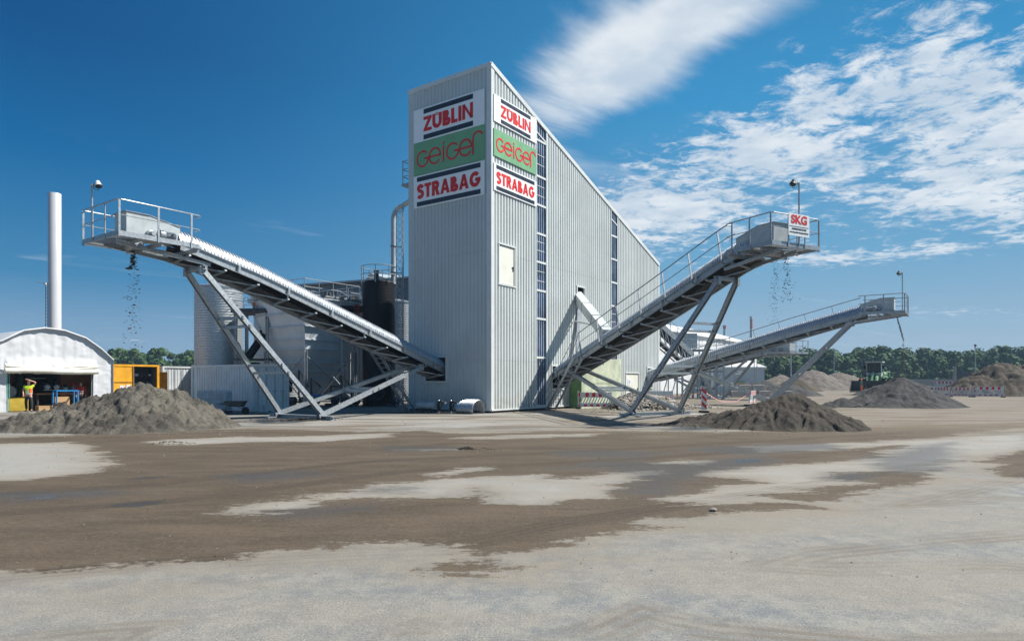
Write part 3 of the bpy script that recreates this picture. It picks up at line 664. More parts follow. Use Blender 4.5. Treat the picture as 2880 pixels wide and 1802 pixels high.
trks = [[(560,1530),(700,1462),(860,1405),(1010,1370),(1180,1338),(1450,1268),(1750,1215),(2100,1150),(2417,1085)],[(-60,1440),(300,1402),(700,1378),(1100,1352)],[(2500,1205),(2100,1232),(1750,1262),(1450,1330),(1200,1420)],[(1500,1325),(1700,1392),(2050,1420),(2500,1410)],[(-50,1190),(400,1160),(900,1100),(1400,1075),(1900,1045),(2417,1010)]]
mud = np.minimum(field(mudp), -field(lightp)); dry = field(dryp); wet = field(wetp); pud = field(pudp)
def tfield(lines):
    out = np.full(gxf.shape, 9.0); x = gxf[near]; y = gyf[near]; best = np.full(x.shape, 9.0)
    for ln in lines:
        P_ = poly_src(ln)
        for (ax_, ay), (bx, by) in zip(P_, P_[1:]):
            ex, ey = bx-ax_, by-ay; L = ex*ex+ey*ey; t = np.clip(((x-ax_)*ex+(y-ay)*ey)/L, 0, 1); best = np.minimum(best, np.sqrt((x-ax_-t*ex)**2+(y-ay-t*ey)**2))
    out[near] = best; return out
nx = len(xs); ny = len(ys)
me = bpy.data.meshes.new('ground'); gz = np.zeros_like(gxf)
idx = np.arange(nx*ny).reshape(ny, nx); q = np.stack([idx[:-1,:-1], idx[:-1,1:], idx[1:,1:], idx[1:,:-1]], -1).reshape(-1, 4)
me.vertices.add(nx*ny); me.vertices.foreach_set('co', np.stack([gxf, gyf, gz], 1).ravel())
me.loops.add(q.size); me.loops.foreach_set('vertex_index', q.ravel().astype(np.int32)); me.polygons.add(len(q)); me.polygons.foreach_set('loop_start', np.arange(0, q.size, 4, dtype=np.int32)); me.polygons.foreach_set('loop_total', np.full(len(q), 4, dtype=np.int32))
me.update(); me.validate()
for nm, arr in (('dry', dry), ('trk', tfield(trks)), ('mud', mud), ('wet', wet), ('pud', pud)):
    at = me.attributes.new(nm, 'FLOAT', 'POINT'); at.data.foreach_set('value', arr.astype(np.float32))
gm = bpy.data.materials.new('concrete_yard'); gm.use_nodes = True; nt = gm.node_tree; g = G(nt); b = nt.nodes['Principled BSDF']
P = g.n('ShaderNodeNewGeometry').outputs['Position']
att = lambda n: g.n('ShaderNodeAttribute', attribute_name=n).outputs['Fac']
mp = g.n('ShaderNodeMapping', ins={'Vector': P, 'Rotation': (0, 0, R(-14)), 'Scale': (.55, 1.6, 1)}).outputs[0]
nA = g.noise(mp, .9, 8, .66, .4); nB = g.noise(P, 7, 8, .7); nC = g.noise(P, 55, 3, .6); nD = g.noise(mp, .35, 6, .6, .6); nE = g.noise(P, 2.6, 11, .80); nG = g.noise(mp, .25, 5, .6, .8)
edge = g.m('ADD', g.m('MULTIPLY', g.m('SUBTRACT', nA, .5), 2.6), g.m('MULTIPLY', g.m('SUBTRACT', nB, .5), 1.1))
nH = g.noise(P, 19, 6, .75); edge = g.m('ADD', edge, g.m('MULTIPLY', g.m('SUBTRACT', nH, .5), .55))
mask = g.ramp(g.m('ADD', att('mud'), edge), -.09, .15)
fringe = g.ramp(g.m('ADD', att('mud'), g.m('MULTIPLY', edge, 1.3)), -1.4, .3, 0, .5)
wmask = g.ramp(g.m('ADD', att('wet'), g.m('MULTIPLY', edge, .75)), -.45, .45)
pmask = g.m('MULTIPLY', g.ramp(g.m('ADD', att('pud'), g.m('MULTIPLY', edge, .30)), -.02, .14), .62)
base = g.mix(g.ramp(nE, .40, .60), rgb(104,108,110), rgb(131,130,124)); base = g.mix(g.ramp(nG, .40, .62, 0, .6), base, rgb(124,121,113))
base = g.mix(g.ramp(nD, .40, .66, 0, .55), base, rgb(130,124,113))
base = g.mix(g.ramp(nB, .50, .70, 0, .6), base, rgb(142,139,131))
base = g.mix(g.ramp(nC, .57, .66, 0, .6), base, rgb(70,70,69))
base = g.mix(g.ramp(nC, .32, .43, .55, 0), base, rgb(168,165,158))
sand = rgb(120,109,93)
dry = g.ramp(g.m('ADD', att('dry'), g.m('MULTIPLY', edge, .6)), -.3, .35, 0, .6); base = g.mix(dry, base, rgb(146,144,138))
base = g.mix(fringe, base, sand)
mudc = g.mix(g.ramp(g.m('ADD', g.m('MULTIPLY', nA, .5), g.m('MULTIPLY', nH, .5)), .38, .62), rgb(70,61,51), rgb(92,81,67))
mudc = g.mix(g.ramp(nB, .52, .72, 0, .55), mudc, rgb(102,92,78))
mudc = g.mix(g.ramp(nC, .56, .68, 0, .7), mudc, rgb(50,45,39))
mudc = g.mix(g.ramp(nC, .25, .38, .4, 0), mudc, rgb(125,112,95))
c = g.mix(mask, base, mudc)
tk = att('trk'); band = g.m('MULTIPLY', g.ramp(g.m('ABSOLUTE', g.m('SUBTRACT', g.m('ABSOLUTE', tk), .95)), .34, .14), g.ramp(nA, .36, .60, .1, .85))
tread = g.ramp(g.m('SINE', g.m('MULTIPLY', tk, 46)), -.3, .5, .45, 1); band = g.m('MULTIPLY', band, tread); c = g.mix(band, c, g.mix(mask, rgb(106,100,91), rgb(58,52,45)))
yy = g.n('ShaderNodeSeparateXYZ', ins={0: P}).outputs[1]; xx = g.n('ShaderNodeSeparateXYZ', ins={0: P}).outputs[0]
tanm = g.m('MULTIPLY', g.ramp(yy, 21, 27), g.ramp(g.m('ADD', nD, g.m('MULTIPLY', xx, .012)), .40, .60, 0, .65))
c = g.mix(tanm, c, rgb(113,103,89))
mp2 = g.n('ShaderNodeMapping', ins={'Vector': P, 'Rotation': (0, 0, R(-24)), 'Scale': (.12, .55, 1)}).outputs[0]; nF = g.noise(mp2, 1.6, 8, .62, .4)
farm = g.m('MULTIPLY', g.ramp(yy, 18, 25), g.ramp(nF, .48, .60, 0, .75)); c = g.mix(farm, c, rgb(92,80,66))
far2 = g.m('MULTIPLY', g.ramp(yy, 18, 25), g.ramp(nF, .30, .42, .6, 0)); c = g.mix(far2, c, rgb(126,120,110))
c = g.mix(g.m('MULTIPLY', wmask, .62), c, rgb(68,67,65))
c = g.mix(pmask, c, rgb(52,52,52))
fg = g.ramp(yy, 170, 230); c = g.mix(fg, c, rgb(70,88,48))
nt.links.new(c, b.inputs['Base Color'])
ro = g.m('SUBTRACT', .88, g.m('MULTIPLY', wmask, .38)); ro = g.m('SUBTRACT', ro, g.m('MULTIPLY', pmask, .42), clamp=True)
nt.links.new(ro, b.inputs['Roughness']); b.inputs['Specular IOR Level'].default_value = .25
hgt = g.m('ADD', g.m('MULTIPLY', nC, .5), g.m('MULTIPLY', g.m('MULTIPLY', nB, 1.6), g.ramp(mask, 0, 1, .35, 1)))
bn = g.n('ShaderNodeBump', ins={'Strength': g.m('MULTIPLY', g.m('SUBTRACT', 1.0, pmask), .45), 'Distance': .03, 'Height': hgt}); nt.links.new(bn.outputs[0], b.inputs['Normal'])
me.materials.append(gm); go = bpy.data.objects.new('ground', me); COL.objects.link(go); go['kind'] = 'structure'

# ------------------------------------------------------------------ gravel and sand heaps
def heap_mat(name, c0, c1, c2, sc=18, stripe=0):
    m = bpy.data.materials.new(name); m.use_nodes = True; nt = m.node_tree; g = G(nt); b = nt.nodes['Principled BSDF']; P = g.n('ShaderNodeNewGeometry').outputs['Position']
    n1 = g.noise(P, .9, 6, .6, .5); n2 = g.noise(P, sc, 6, .75); n3 = g.noise(P, sc*3, 3, .6)
    c = g.mix(g.ramp(n1, .38, .62), c0, c1); c = g.mix(g.ramp(n2, .52, .70, 0, .55), c, c2); c = g.mix(g.ramp(n3, .54, .66, 0, .8), c, tuple(x*.40 for x in c0[:3])+(1,)); c = g.mix(g.ramp(n3, .26, .40, .45, 0), c, tuple(min(1, x*1.5) for x in c2[:3])+(1,))
    nt.links.new(c, b.inputs['Base Color']); b.inputs['Roughness'].default_value = .95; b.inputs['Specular IOR Level'].default_value = .2
    bn = g.n('ShaderNodeBump', ins={'Strength': 1.0, 'Distance': .10, 'Height': g.m('ADD', n2, g.m('MULTIPLY', n3, .5))}); nt.links.new(bn.outputs[0], b.inputs['Normal']); return m
def heap(name, label, cat, cones, mt, res, amp=.05, rough=.03, sink=.04, gully=0, seed=1):
    x0 = min(x-h/s-1 for x, y, h, s in cones); x1 = max(x+h/s+1 for x, y, h, s in cones); y0 = min(y-h/s-1 for x, y, h, s in cones); y1 = max(y+h/s+1 for x, y, h, s in cones)
    X = np.arange(x0, x1, res); Y = np.arange(y0, y1, res); Z = np.zeros((len(Y), len(X)))
    for j, y in enumerate(Y):
        for i, x in enumerate(X):
            wv = Vector((x*.55, y*.55, seed)); wx = x + .35*noise.noise(wv); wy = y + .35*noise.noise(wv+Vector((9, 3, 1)))
            z = -9
            for cx, cy, h, s in cones:
                dx, dy = wx-cx, wy-cy; r = math.hypot(dx, dy)
                k = h + .10*h - s*math.sqrt(r*r + (.10*h/s)**2)
                if gully and r > .2: k += gully*noise.noise(Vector((math.cos(math.atan2(dy, dx))*7, math.sin(math.atan2(dy, dx))*7, cx)))*min(1, r/1.5)
                z = k if k > z else z
            if z > -.5:
                e = min(1, max(0, z/.35+.15))
                z += e*(amp*noise.noise(Vector((x*1.3, y*1.3, seed)))*2 + rough*noise.fractal(Vector((x*3.5, y*3.5, seed)), .65, 2.1, 6))
            Z[j, i] = z
    m = MB(); idm = {}
    for j in range(len(Y)-1):
        for i in range(len(X)-1):
            if max(Z[j,i], Z[j+1,i], Z[j,i+1], Z[j+1,i+1]) > -.02:
                f = []
                for a, b_ in ((j,i),(j,i+1),(j+1,i+1),(j+1,i)):
                    if (a, b_) not in idm: idm[(a, b_)] = len(m.v); m.v.append((X[b_], Y[a], max(Z[a,b_], -.06)))
                    f.append(idm[(a, b_)])
                m.f.append(tuple(f)); m.mi.append(0)
    o = m.build(name, mt, off=(cones[0][0], cones[0][1], 0), smooth='all'); tag(o, label, cat); return o
hm_sand = heap_mat('grey_sand', rgb(90,87,81), rgb(122,117,107), rgb(142,136,125), 16)
hm_dark = heap_mat('dark_sand', rgb(80,76,70), rgb(96,90,82), rgb(112,106,97), 20)
hm_grav = heap_mat('dark_gravel', rgb(70,70,71), rgb(84,83,82), rgb(110,109,106), 10)
hm_tan = heap_mat('tan_gravel', rgb(104,98,92), rgb(116,109,102), rgb(132,125,117), 8)
hm_brown = heap_mat('brown_earth', rgb(72,67,60), rgb(88,80,70), rgb(106,96,84), 5)
heap('sand_heap', 'lumpy grey sand heap in front of the white tent, under the left conveyor head', 'sand heap',
     [(-14.3,25.3,1.74,.64),(-13.4,25.6,1.44,.68),(-12.6,25.9,1.08,.72),(-12.0,26.0,.68,.6),(-15.3,25.5,1.42,.62),(-16.2,25.3,1.18,.6),(-17.1,24.6,.95,.6),(-17.9,23.9,.55,.5),(-18.8,23.4,.32,.35),(-15.3,24.3,.95,.7),(-14.2,24.5,1.3,.62),(-16.2,24.0,.8,.62)], hm_sand, .05, .10, .17, gully=.12, seed=3)
heap('sand_heap', 'dark sand heap under the conveyor platform with the SKG sign', 'sand heap',
     [(11.2,26.1,1.30,.54),(10.6,26.0,1.20,.52),(9.9,25.9,1.0,.50),(11.45,25.0,.85,.5),(10.4,24.8,.55,.45),(9.2,27.2,.6,.42),(8.3,27.6,.45,.3),(7.3,27.0,.22,.2),(11.8,25.3,.55,.45)], hm_dark, .05, .06, .09, gully=.16, seed=5)
heap('gravel_heap', 'dark grey gravel cone under the head of the distant conveyor', 'gravel heap',
     [(28.2,47.5,2.05,.55),(27.0,47,1.25,.5),(25.2,46.5,.78,.45),(28.0,45.6,.95,.42),(26.0,45.2,.7,.45),(23.2,46.0,.66,.5),(30.0,47,1.0,.45)], hm_grav, .10, .08, .08, gully=.14, seed=8)
heap('gravel_heap', 'broad tan gravel heap behind the distant conveyor strut', 'gravel heap',
     [(62,135,4.1,.5),(55,134,3.0,.45),(68,136,3.6,.42),(74,137,2.6,.45)], hm_tan, .4, .15, .1, gully=.2, seed=11)
heap('gravel_heap', 'low grey gravel heap right of the green wheel loader', 'gravel heap', [(49,82,2.05,.5),(46.5,83,1.4,.5),(52,82,1.3,.5)], hm_grav, .22, .08, .08, gully=.1, seed=12)
heap('gravel_heap', 'loose grey gravel slope beside the concrete blocks', 'gravel heap', [(32.5,84,1.8,.45),(35,82,1.35,.4),(30.5,83,1.6,.5)], hm_grav, .22, .1, .15, seed=13)
heap('earth_heap', 'small brown earth heap beyond the loose grey gravel slope', 'earth heap', [(51,118,2.5,.6),(49,118,1.6,.6),(53,119,1.8,.6)], hm_brown, .3, .1, .1, seed=14)
heap('earth_heap', 'large dark brown heap at the right edge of the yard', 'earth heap', [(62.5,83.5,4.15,.62),(58,82,2.6,.6),(66,84,3.9,.55),(70,84,3.5,.6),(60,80.5,2.2,.6)], hm_brown, .25, .2, .16, gully=.35, seed=15)
# rubble bank behind the green wall
def pebble(m, c, r, rg):
    vs = []
    ax = [rg.uniform(.7, 1.3), rg.uniform(.6, 1.1), rg.uniform(.45, .85)]
    for v in ((0,0,1),(.9,0,.3),(.28,.85,.3),(-.72,.53,.3),(-.72,-.53,.3),(.28,-.85,.3),(.7,.5,-.5),(-.3,.8,-.5),(-.9,0,-.5),(-.3,-.8,-.5),(.7,-.5,-.5)):
        k = r*rg.uniform(.8, 1.15); vs.append((c[0]+v[0]*ax[0]*k, c[1]+v[1]*ax[1]*k, c[2]+v[2]*ax[2]*k))
    m.add(vs, [(0,1,2),(0,2,3),(0,3,4),(0,4,5),(0,5,1),(1,6,2),(2,6,7),(2,7,3),(3,7,8),(3,8,4),(4,8,9),(4,9,5),(5,9,10),(5,10,1),(1,10,6),(6,10,9,8,7)])
rg = random.Random(4); stone_ms = [simple('pale_stone', (.36,.33,.29), .9), simple('grey_stone', (.20,.19,.175), .9), simple('brown_stone', (.26,.20,.15), .9), simple('dark_stone', (.07,.065,.06), .9)]
m = MB()
for i in range(5200):
    t = rg.uniform(0, 1); bx = 7.2+6.2*t+rg.gauss(0, .5); by = 41.6+4.2*t + rg.gauss(0, .75); r_ = math.hypot((bx-8.1)/2.4, (by-43)/1.7); z = max(0, 1.12*(1-r_*.72)) + max(0, .55*(1-math.hypot((bx-10.4)/2.4, (by-44.2)/1.5)))
    m.cur = rg.choice([0,0,1,1,1,2,3]); pebble(m, (bx, by, z+rg.uniform(-.02, .04)), rg.uniform(.03, .115)*(1.6 if rg.random() < .04 else 1), rg)
o = m.build('rubble_bank', stone_ms, off=(8, 43, 0)); tag(o, 'bank of loose mixed rubble behind the red and white barrier', 'rubble', kind='stuff')
heap('rubble_base', 'low earth mound under the loose rubble', 'earth heap', [(8.1,43.3,.98,.50),(10.4,44.4,.6,.35)], hm_brown, .12, .05, .05, seed=21)
m = MB()
for i in range(1500):                                   # loose stones on the yard
    k = rg.random()
    if k < .40: x, y = rg.uniform(4, 11), rg.uniform(36, 43)
    elif k < .6: x, y = rg.gauss(-14, 4.5), rg.uniform(21, 24)
    elif k < .72: x, y = rg.gauss(9, 3), rg.uniform(22, 24)
    else: y = 6+rg.random()**1.2*24; x = rg.uniform(-.8, .8)*y
    m.cur = rg.choice([0,1,1,3,3]); pebble(m, (x, y, .004), rg.uniform(.0025, .0065)*(1 + (y/12)**1.3)*(1.8 if rg.random() < .05 else 1), rg)
o = m.build('loose_stones', stone_ms, off=(0, 20, 0)); tag(o, 'small stones scattered loose over the concrete yard', 'stones', kind='stuff')
m = MB(); gs = Gd(2006, 1437); pebble(m, (gs.x, gs.y, .02), .055, rg); o = m.build('stone', stone_ms[1], off=gs); tag(o, 'single stone lying on the mud edge in the right foreground', 'stone')
def clods(label, px, py, w_, d_, n, seed, big=.05):
    rg = random.Random(seed); c = Gd(px, py); m = MB()
    for i in range(n):
        x = c.x+rg.gauss(0, w_/3); y = c.y+rg.gauss(0, d_/3); h = max(0, .10*(1-math.hypot((x-c.x)/w_*2, (y-c.y)/d_*2)))
        m.cur = 0; pebble(m, (x, y, h*.8), rg.uniform(.3, 1)*big, rg)
    o = m.build('mud_clods', hm_dark, off=c); tag(o, label, 'mud', kind='stuff')
clods('spilled mud clods by the ground beam of the left conveyor', 850, 1181, 2.4, 1.0, 380, 1, .07); clods('crumbs of dark mud lying in the middle of the yard', 1312, 1263, .45, .3, 60, 2, .04)
clods('line of mud crumbs on the brown mud in front of the tower', 1345, 1264, 1.0, .2, 50, 3, .02); clods('scatter of mud crumbs at the left of the yard in front of the sand heap', 480, 1247, 1.3, .5, 80, 5, .03)
# falling material under the conveyor heads
def falling(label, pts, n, seed, mt, sx=.2, r0=.012, r1=.05):
    rg = random.Random(seed); m = MB()
    for i in range(n):
        k = rg.random(); a = pts[0].lerp(pts[1], k) if len(pts) == 2 else pts[0].lerp(pts[1], min(1, k*2)).lerp(pts[2], max(0, k*2-1))
        s_ = sx*(.3+k*1.1); c = a + Vector((rg.gauss(0, s_), rg.gauss(0, s_), rg.gauss(0, .05)))
        pebble(m, c, rg.uniform(r0, r1)*(1.6 if rg.random() < .06 else 1), rg)
    o = m.build('falling_gravel', mt, off=pts[0]); tag(o, label, 'gravel', kind='stuff')
wetst = simple('wet_stone', (.05,.045,.04), .7)
p = PL(17.35, 0, 0)
falling('lumps of wet sand dropping from the left conveyor onto the lumpy grey heap', [V3(p, 6.9), V3(p+Vector((.05,0,0)), 2.6)], 260, 1, wetst, .16, .008, .036)
falling('few heavier clods high under the left conveyor head', [V3(p, 6.9), V3(p, 6.1)], 26, 6, wetst, .05, .04, .09)
p = PR_(17.6, 0, 0)
falling('fine gravel falling in the left stream under the SKG platform', [V3(p-uR*.35, 7.0), V3(p-uR*.45, 4.2)], 240, 2, wetst, .13, .006, .026)
falling('coarse gravel falling in the right stream under the SKG platform', [V3(p+uR*.25, 7.0), V3(p+uR*.45, 5.1)], 150, 3, wetst, .13, .01, .036)
p = P3(18.0, 0, 0)
falling('thin dark gravel stream falling from the distant conveyor onto the gravel cone', [V3(p, 6.25), V3(p+Vector((.75,.5,0)), 4.7), Vector((p.x+1.15, p.y+1.2, 2.0))], 420, 4, wetst, .03, .015, .045)
# ------------------------------------------------------------------ plant behind the left conveyor
ZU = Vector((0,0,1))
def silo(name, label, x, y, r, z, pitch=.19, mt=None):
    rt = thing(name, label, 'silo', (x, y, 0)); prof = []; zz = .1
    while zz < z: prof += [(r, zz), (r+.035, zz+pitch*.35), (r, zz+pitch*.7)]; zz += pitch
    prof.append((r, z)); m = MB(); m.lathe((x, y, 0), prof, 48); m.build('shell', mt or galv, rt, smooth='all')
    m = MB(); m.lathe((x, y, 0), [(r+.06, z-.05), (r+.06, z+.06), (0.05, z+.45)], 32); m.build('roof', galv, rt)
    return rt
silo('corrugated_silo', 'round galvanised silo standing behind the white containers', -22.4, 50.0, 1.68, 8.85)
silo('corrugated_silo', 'second galvanised silo deep in shade behind the worker platform', -19.6, 56.0, 2.3, 8.7)
silo('corrugated_silo', 'galvanised silo in shade behind the lattice mast, beside the tower', -10.6, 60.0, 1.9, 8.9)
# hopper
K0 = Vector((-14.5, 46, 0)); hw_ = 4.2
hp = thing('hopper', 'large pale grey square hopper with ribbed funnel on steel columns, behind the left conveyor', 'hopper', K0)
cen = K0 + (WL+WR)*hw_/2
def ring(h, z): return [cen + (-WL*sx - WR*sy)*h + ZU*z for sx, sy in ((1,1),(-1,1),(-1,-1),(1,-1))]
m = MB(); lv = [(3.05, 7.7), (2.1, 4.1), (1.9, 3.6), (.35, .7)]
for (h0, z0), (h1, z1) in zip(lv, lv[1:]): m.add(ring(h0, z0)+ring(h1, z1), [(i, (i+1) % 4, 4+(i+1) % 4, 4+i) for i in range(4)])
m.build('funnel', hopper_m, hp)
m = MB()
for h, z in ((3.1, 7.6), (2.82, 6.55), (2.56, 5.65), (2.3, 4.75), (2.16, 4.1), (1.75, 3.15), (1.4, 2.5), (1.0, 1.85), (.65, 1.25)):
    rg_ = ring(h, z)
    for i in range(4): m.beam(rg_[i], rg_[(i+1) % 4], .22, .07, ext=.06)
m.build('rib', hopper_m, hp)
for q in ring(2.25, 0):
    m = MB(); m.beam(q, q+ZU*4.0, .22, .22, up=WR, kind='H', t=.025); m.build('column', galv_d, hp)
m = MB(); rg_ = ring(2.25, 0)
for i in range(4):
    A, B_ = rg_[i], rg_[(i+1) % 4]; m.beam(A+ZU*.3, B_+ZU*3.7, .05, .05); m.beam(B_+ZU*.3, A+ZU*3.7, .05, .05)
m.build('brace', galv_d, hp)
m = MB(); m.prism([p_ for p_ in ring(3.2, 7.72)], ZU*.12); pf = m.build('top_deck', galv, hp)
m = MB(); pts = ring(2.2, 0)
for z in (8.4, 8.95): m.tube([p_+ZU*z for p_ in ring(2.5, 0)], .028, 6, closed=True)
rg_ = ring(2.5, 0)
for i in range(4):
    for k in (0, .25, .5, .75): c = rg_[i].lerp(rg_[(i+1) % 4], k); m.beam(c+ZU*7.8, c+ZU*8.97, .05, .05)
m.build('deck_railing', galv, hp)
rq = random.Random(3)
def clutter(name, label, cat, c, n, sx, sz, mats_, seed):
    rq = random.Random(seed); rt = thing(name, label, cat, c); m = MB()
    for i in range(n):
        o_ = Vector((rq.uniform(-sx, sx), rq.uniform(-.6, .6), rq.uniform(0, sz)))
        if rq.random() < .6:
            d_ = rq.choice([Vector((1,0,0)), Vector((0,0,1)), Vector((.2,1,0))]); L = rq.uniform(.3, 1.1); m.tube([c+o_, c+o_+d_*L, c+o_+d_*L+rq.choice([ZU, -ZU])*.25], rq.uniform(.03, .07), 8)
        else: m.lathe(c+o_, [(.08, 0), (.14, .03), (.14, .22), (.07, .28)], 12)
    m.build('pipework', mats_[0], rt, smooth=True); m = MB()
    for i in range(max(3, n//4)):
        o_ = Vector((rq.uniform(-sx, sx), rq.uniform(-.6, .1), rq.uniform(0, sz))); m.tube([c+o_+Vector((.13*math.cos(R(t)), 0, .13*math.sin(R(t)))) for t in range(0, 360, 40)], .02, 6, closed=True)
    m.build('hand_wheel', mats_[1], rt)
clutter('pump_set', 'pump and yellow valve wheel on the hopper deck behind the railing', 'pump', cen+Vector((.2,-.3,7.86)), 12, 1.5, .3, [dark_steel, yellow], 3)
# railed pipe platform between hopper and black tank
pp = thing('pipe_platform', 'steel platform full of pipes and railings between the hopper and the black tank', 'platform', (-10.6, 49, 0))
m = MB(); pc = Vector((-11.0, 49.2, 0))
for sx in (-1, 1):
    for sy in (-1, 1): m.beam(pc+Vector((sx*1.5, sy*1.2, 0)), pc+Vector((sx*1.5, sy*1.2, 7.2)), .16, .16, kind='H')
m.build('column', galv_d, pp)
m = MB(); m.box(pc+ZU*7.2, (3.3, 2.6, .14)); m.build('deck', galv_d, pp); m = MB(); m.box(pc+ZU*5.1, (3.3, 2.6, .10)); m.build('deck', galv_d, pp)
m = MB()
for z0 in (7.27, 5.15):
    for z in (.55, 1.1): m.tube([pc+Vector((-1.6,-1.25,z0+z)), pc+Vector((1.6,-1.25,z0+z)), pc+Vector((1.6,1.25,z0+z)), pc+Vector((-1.6,1.25,z0+z))], .026, 6, closed=True)
    for k in range(5): m.beam(pc+Vector((-1.6+.8*k,-1.25,z0)), pc+Vector((-1.6+.8*k,-1.25,z0+1.1)), .045, .045); m.beam(pc+Vector((-1.6+.8*k,1.25,z0)), pc+Vector((-1.6+.8*k,1.25,z0+1.1)), .045, .045)
m.build('railing', galv, pp)
clutter('valve_cluster', 'cluster of pale pipes and valves on the platform left of the black tank', 'pipework', pc+Vector((0,-.2,7.35)), 16, 1.3, .9, [galv, yellow], 5)
clutter('valve_cluster', 'cluster of pipes and valves one deck below, left of the black tank', 'pipework', pc+Vector((0,-.2,5.25)), 16, 1.3, 1.2, [white_p, galv], 6)
# worker platform, dark equipment
wp = thing('worker_platform', 'dark steel platform behind the left conveyor carrying a worker', 'platform', (-18.6, 48.5, 0)); wc = Vector((-18.9, 48.5, 0))
m = MB()
for sx in (-1, 1):
    for sy in (-1, 1): m.beam(wc+Vector((sx*1.15, sy*1.0, 0)), wc+Vector((sx*1.15, sy*1.0, 7.0)), .2, .2, kind='H')
m.build('column', galv_d, wp)
m = MB(); m.box(wc+ZU*6.92, (2.9, 2.3, .3)); m.build('deck', dark_steel, wp); m = MB(); m.box(wc+ZU*3.4, (2.5, 2.1, .12)); m.build('deck', dark_steel, wp)
m = MB()
for z in (7.6, 8.15): m.tube([wc+Vector((-1.4,-1.1,z)), wc+Vector((1.4,-1.1,z)), wc+Vector((1.4,1.1,z)), wc+Vector((-1.4,1.1,z))], .025, 6, closed=True)
for k in range(5): m.beam(wc+Vector((-1.4+.7*k,1.1,7.05)), wc+Vector((-1.4+.7*k,1.1,8.15)), .045, .045)
m.build('railing', galv_d, wp)
m = MB(); m.lathe(wc+Vector((1.2,.4,5.3)), [(.35,0),(.35,1.3)], 20, ax=(Vector((0,1,0)), ZU, Vector((1,0,0)))); m.tube([wc+Vector((.2,.3,5.6)), wc+Vector((1.8,.3,5.6)), wc+Vector((2.3,.2,4.6)), wc+Vector((2.3,.2,1))], .26, 14); m.tube([wc+Vector((-.6,-.2,3.5)), wc+Vector((.3,-.2,4.8)), wc+Vector((1.2,.2,5.6))], .3, 12)
m.lathe(wc+Vector((-.3,.2,.4)), [(.7,0),(.8,.3),(.8,2.4),(.4,2.8)], 24); m.build('dark_filler_machinery', blackm, wp, smooth=True)  # black machinery, partly added to deepen the dark of this shaded area
# small black frames and pumps under the hopper
ps = thing('pump_skid', 'dark pump skid in the shade under the hopper', 'pump', (-13, 47.5, 0)); m = MB(); pr = random.Random(9)
for i in range(9):
    c = Vector((-16.2+i*.95, 47.0+pr.uniform(-.4, 1.5), .4)); m.lathe(c, [(.16,0),(.28,.08),(.28,.5),(.15,.62)], 14, ax=(Vector((0,1,0)), ZU, Vector((1,0,0)))); m.tube([c+ZU*.2, c+ZU*pr.uniform(.9, 2.4), c+Vector((.6,.3,1.0))], .07, 8); m.box(c-ZU*.3, (.8, .5, .16)); m.build('pump_body', dark_steel, ps, smooth=True); m = MB()
m = MB(); m.tube([Vector((-14.4,46.8,1.1)), Vector((-14,46.5,.75)), Vector((-13.3,46.4,.8))], .09, 8); m.build('hose', blue_p, ps, smooth=True)
# black tank
bt = thing('black_tank', 'tall black cylindrical tank with railing on top, left of the tower', 'tank', (-9.75, 48, 0)); bc = Vector((-9.75, 48, 0))
m = MB(); prof = []; zz = .05
while zz < 9.0: prof += [(1.18, zz), (1.195, zz+.1), (1.18, zz+.2)]; zz += .22
prof += [(1.18, 9.05)]; m.lathe(bc, prof, 48); m.build('shell', blackm, bt, smooth='all')
m = MB()
for z in (9.55, 10.15): m.tube([bc+Vector((1.28*math.cos(R(t)), 1.28*math.sin(R(t)), z)) for t in range(0, 360, 12)], .03, 6, closed=True)
for t in range(0, 360, 45): c = bc+Vector((1.28*math.cos(R(t)), 1.28*math.sin(R(t)), 0)); m.beam(c+ZU*8.9, c+ZU*10.15, .05, .05)
m.build('railing', galv_d, bt)
m = MB(); m.lathe(bc+Vector((-.1,-.4,9.0)), [(.17,0),(.17,.75),(.2,.75),(.2,.82)], 16); m.build('vent', blackm, bt)
mh = Vector((.15,-1,0)).normalized(); m = MB(); m.lathe(bc+mh*1.14+ZU*.95, [(.46,0),(.46,.10),(.40,.12)], 28, ax=(mh.cross(ZU), ZU, mh)); m.build('manhole', blackm, bt)
m = MB()
for k in range(28): t = k/28*6.283; m.box(bc+mh*1.26+ZU*.95+mh.cross(ZU)*(.42*math.cos(t))+ZU*(.42*math.sin(t)), (.025,.03,.025))
m.build('bolt', galv_d, bt)
pi_ = thing('black_pipe', 'thick black horizontal pipe with red bolted flange entering the black tank', 'pipe', (-10.9, 47.6, 7.0))
m = MB(); m.tube([Vector((-14.2,47.4,7.05)), Vector((-10.6,47.7,7.05))], .24, 18); m.build('pipe', blackm, pi_, smooth=True)
m = MB(); m.lathe(Vector((-11.35,47.63,7.05)), [(.36,0),(.36,.06)], 20, ax=(Vector((0,1,0)), ZU, Vector((1,0,0)))); m.lathe(Vector((-11.2,47.63,7.05)), [(.36,0),(.36,.06)], 20, ax=(Vector((0,1,0)), ZU, Vector((1,0,0)))); m.build('flange', blackm, pi_)
m = MB()
for k in range(10): t = k/10*6.283; m.box(Vector((-11.22,47.63+.31*math.cos(t),7.05+.31*math.sin(t))), (.36,.06,.06))
m.build('bolt', red_p, pi_)
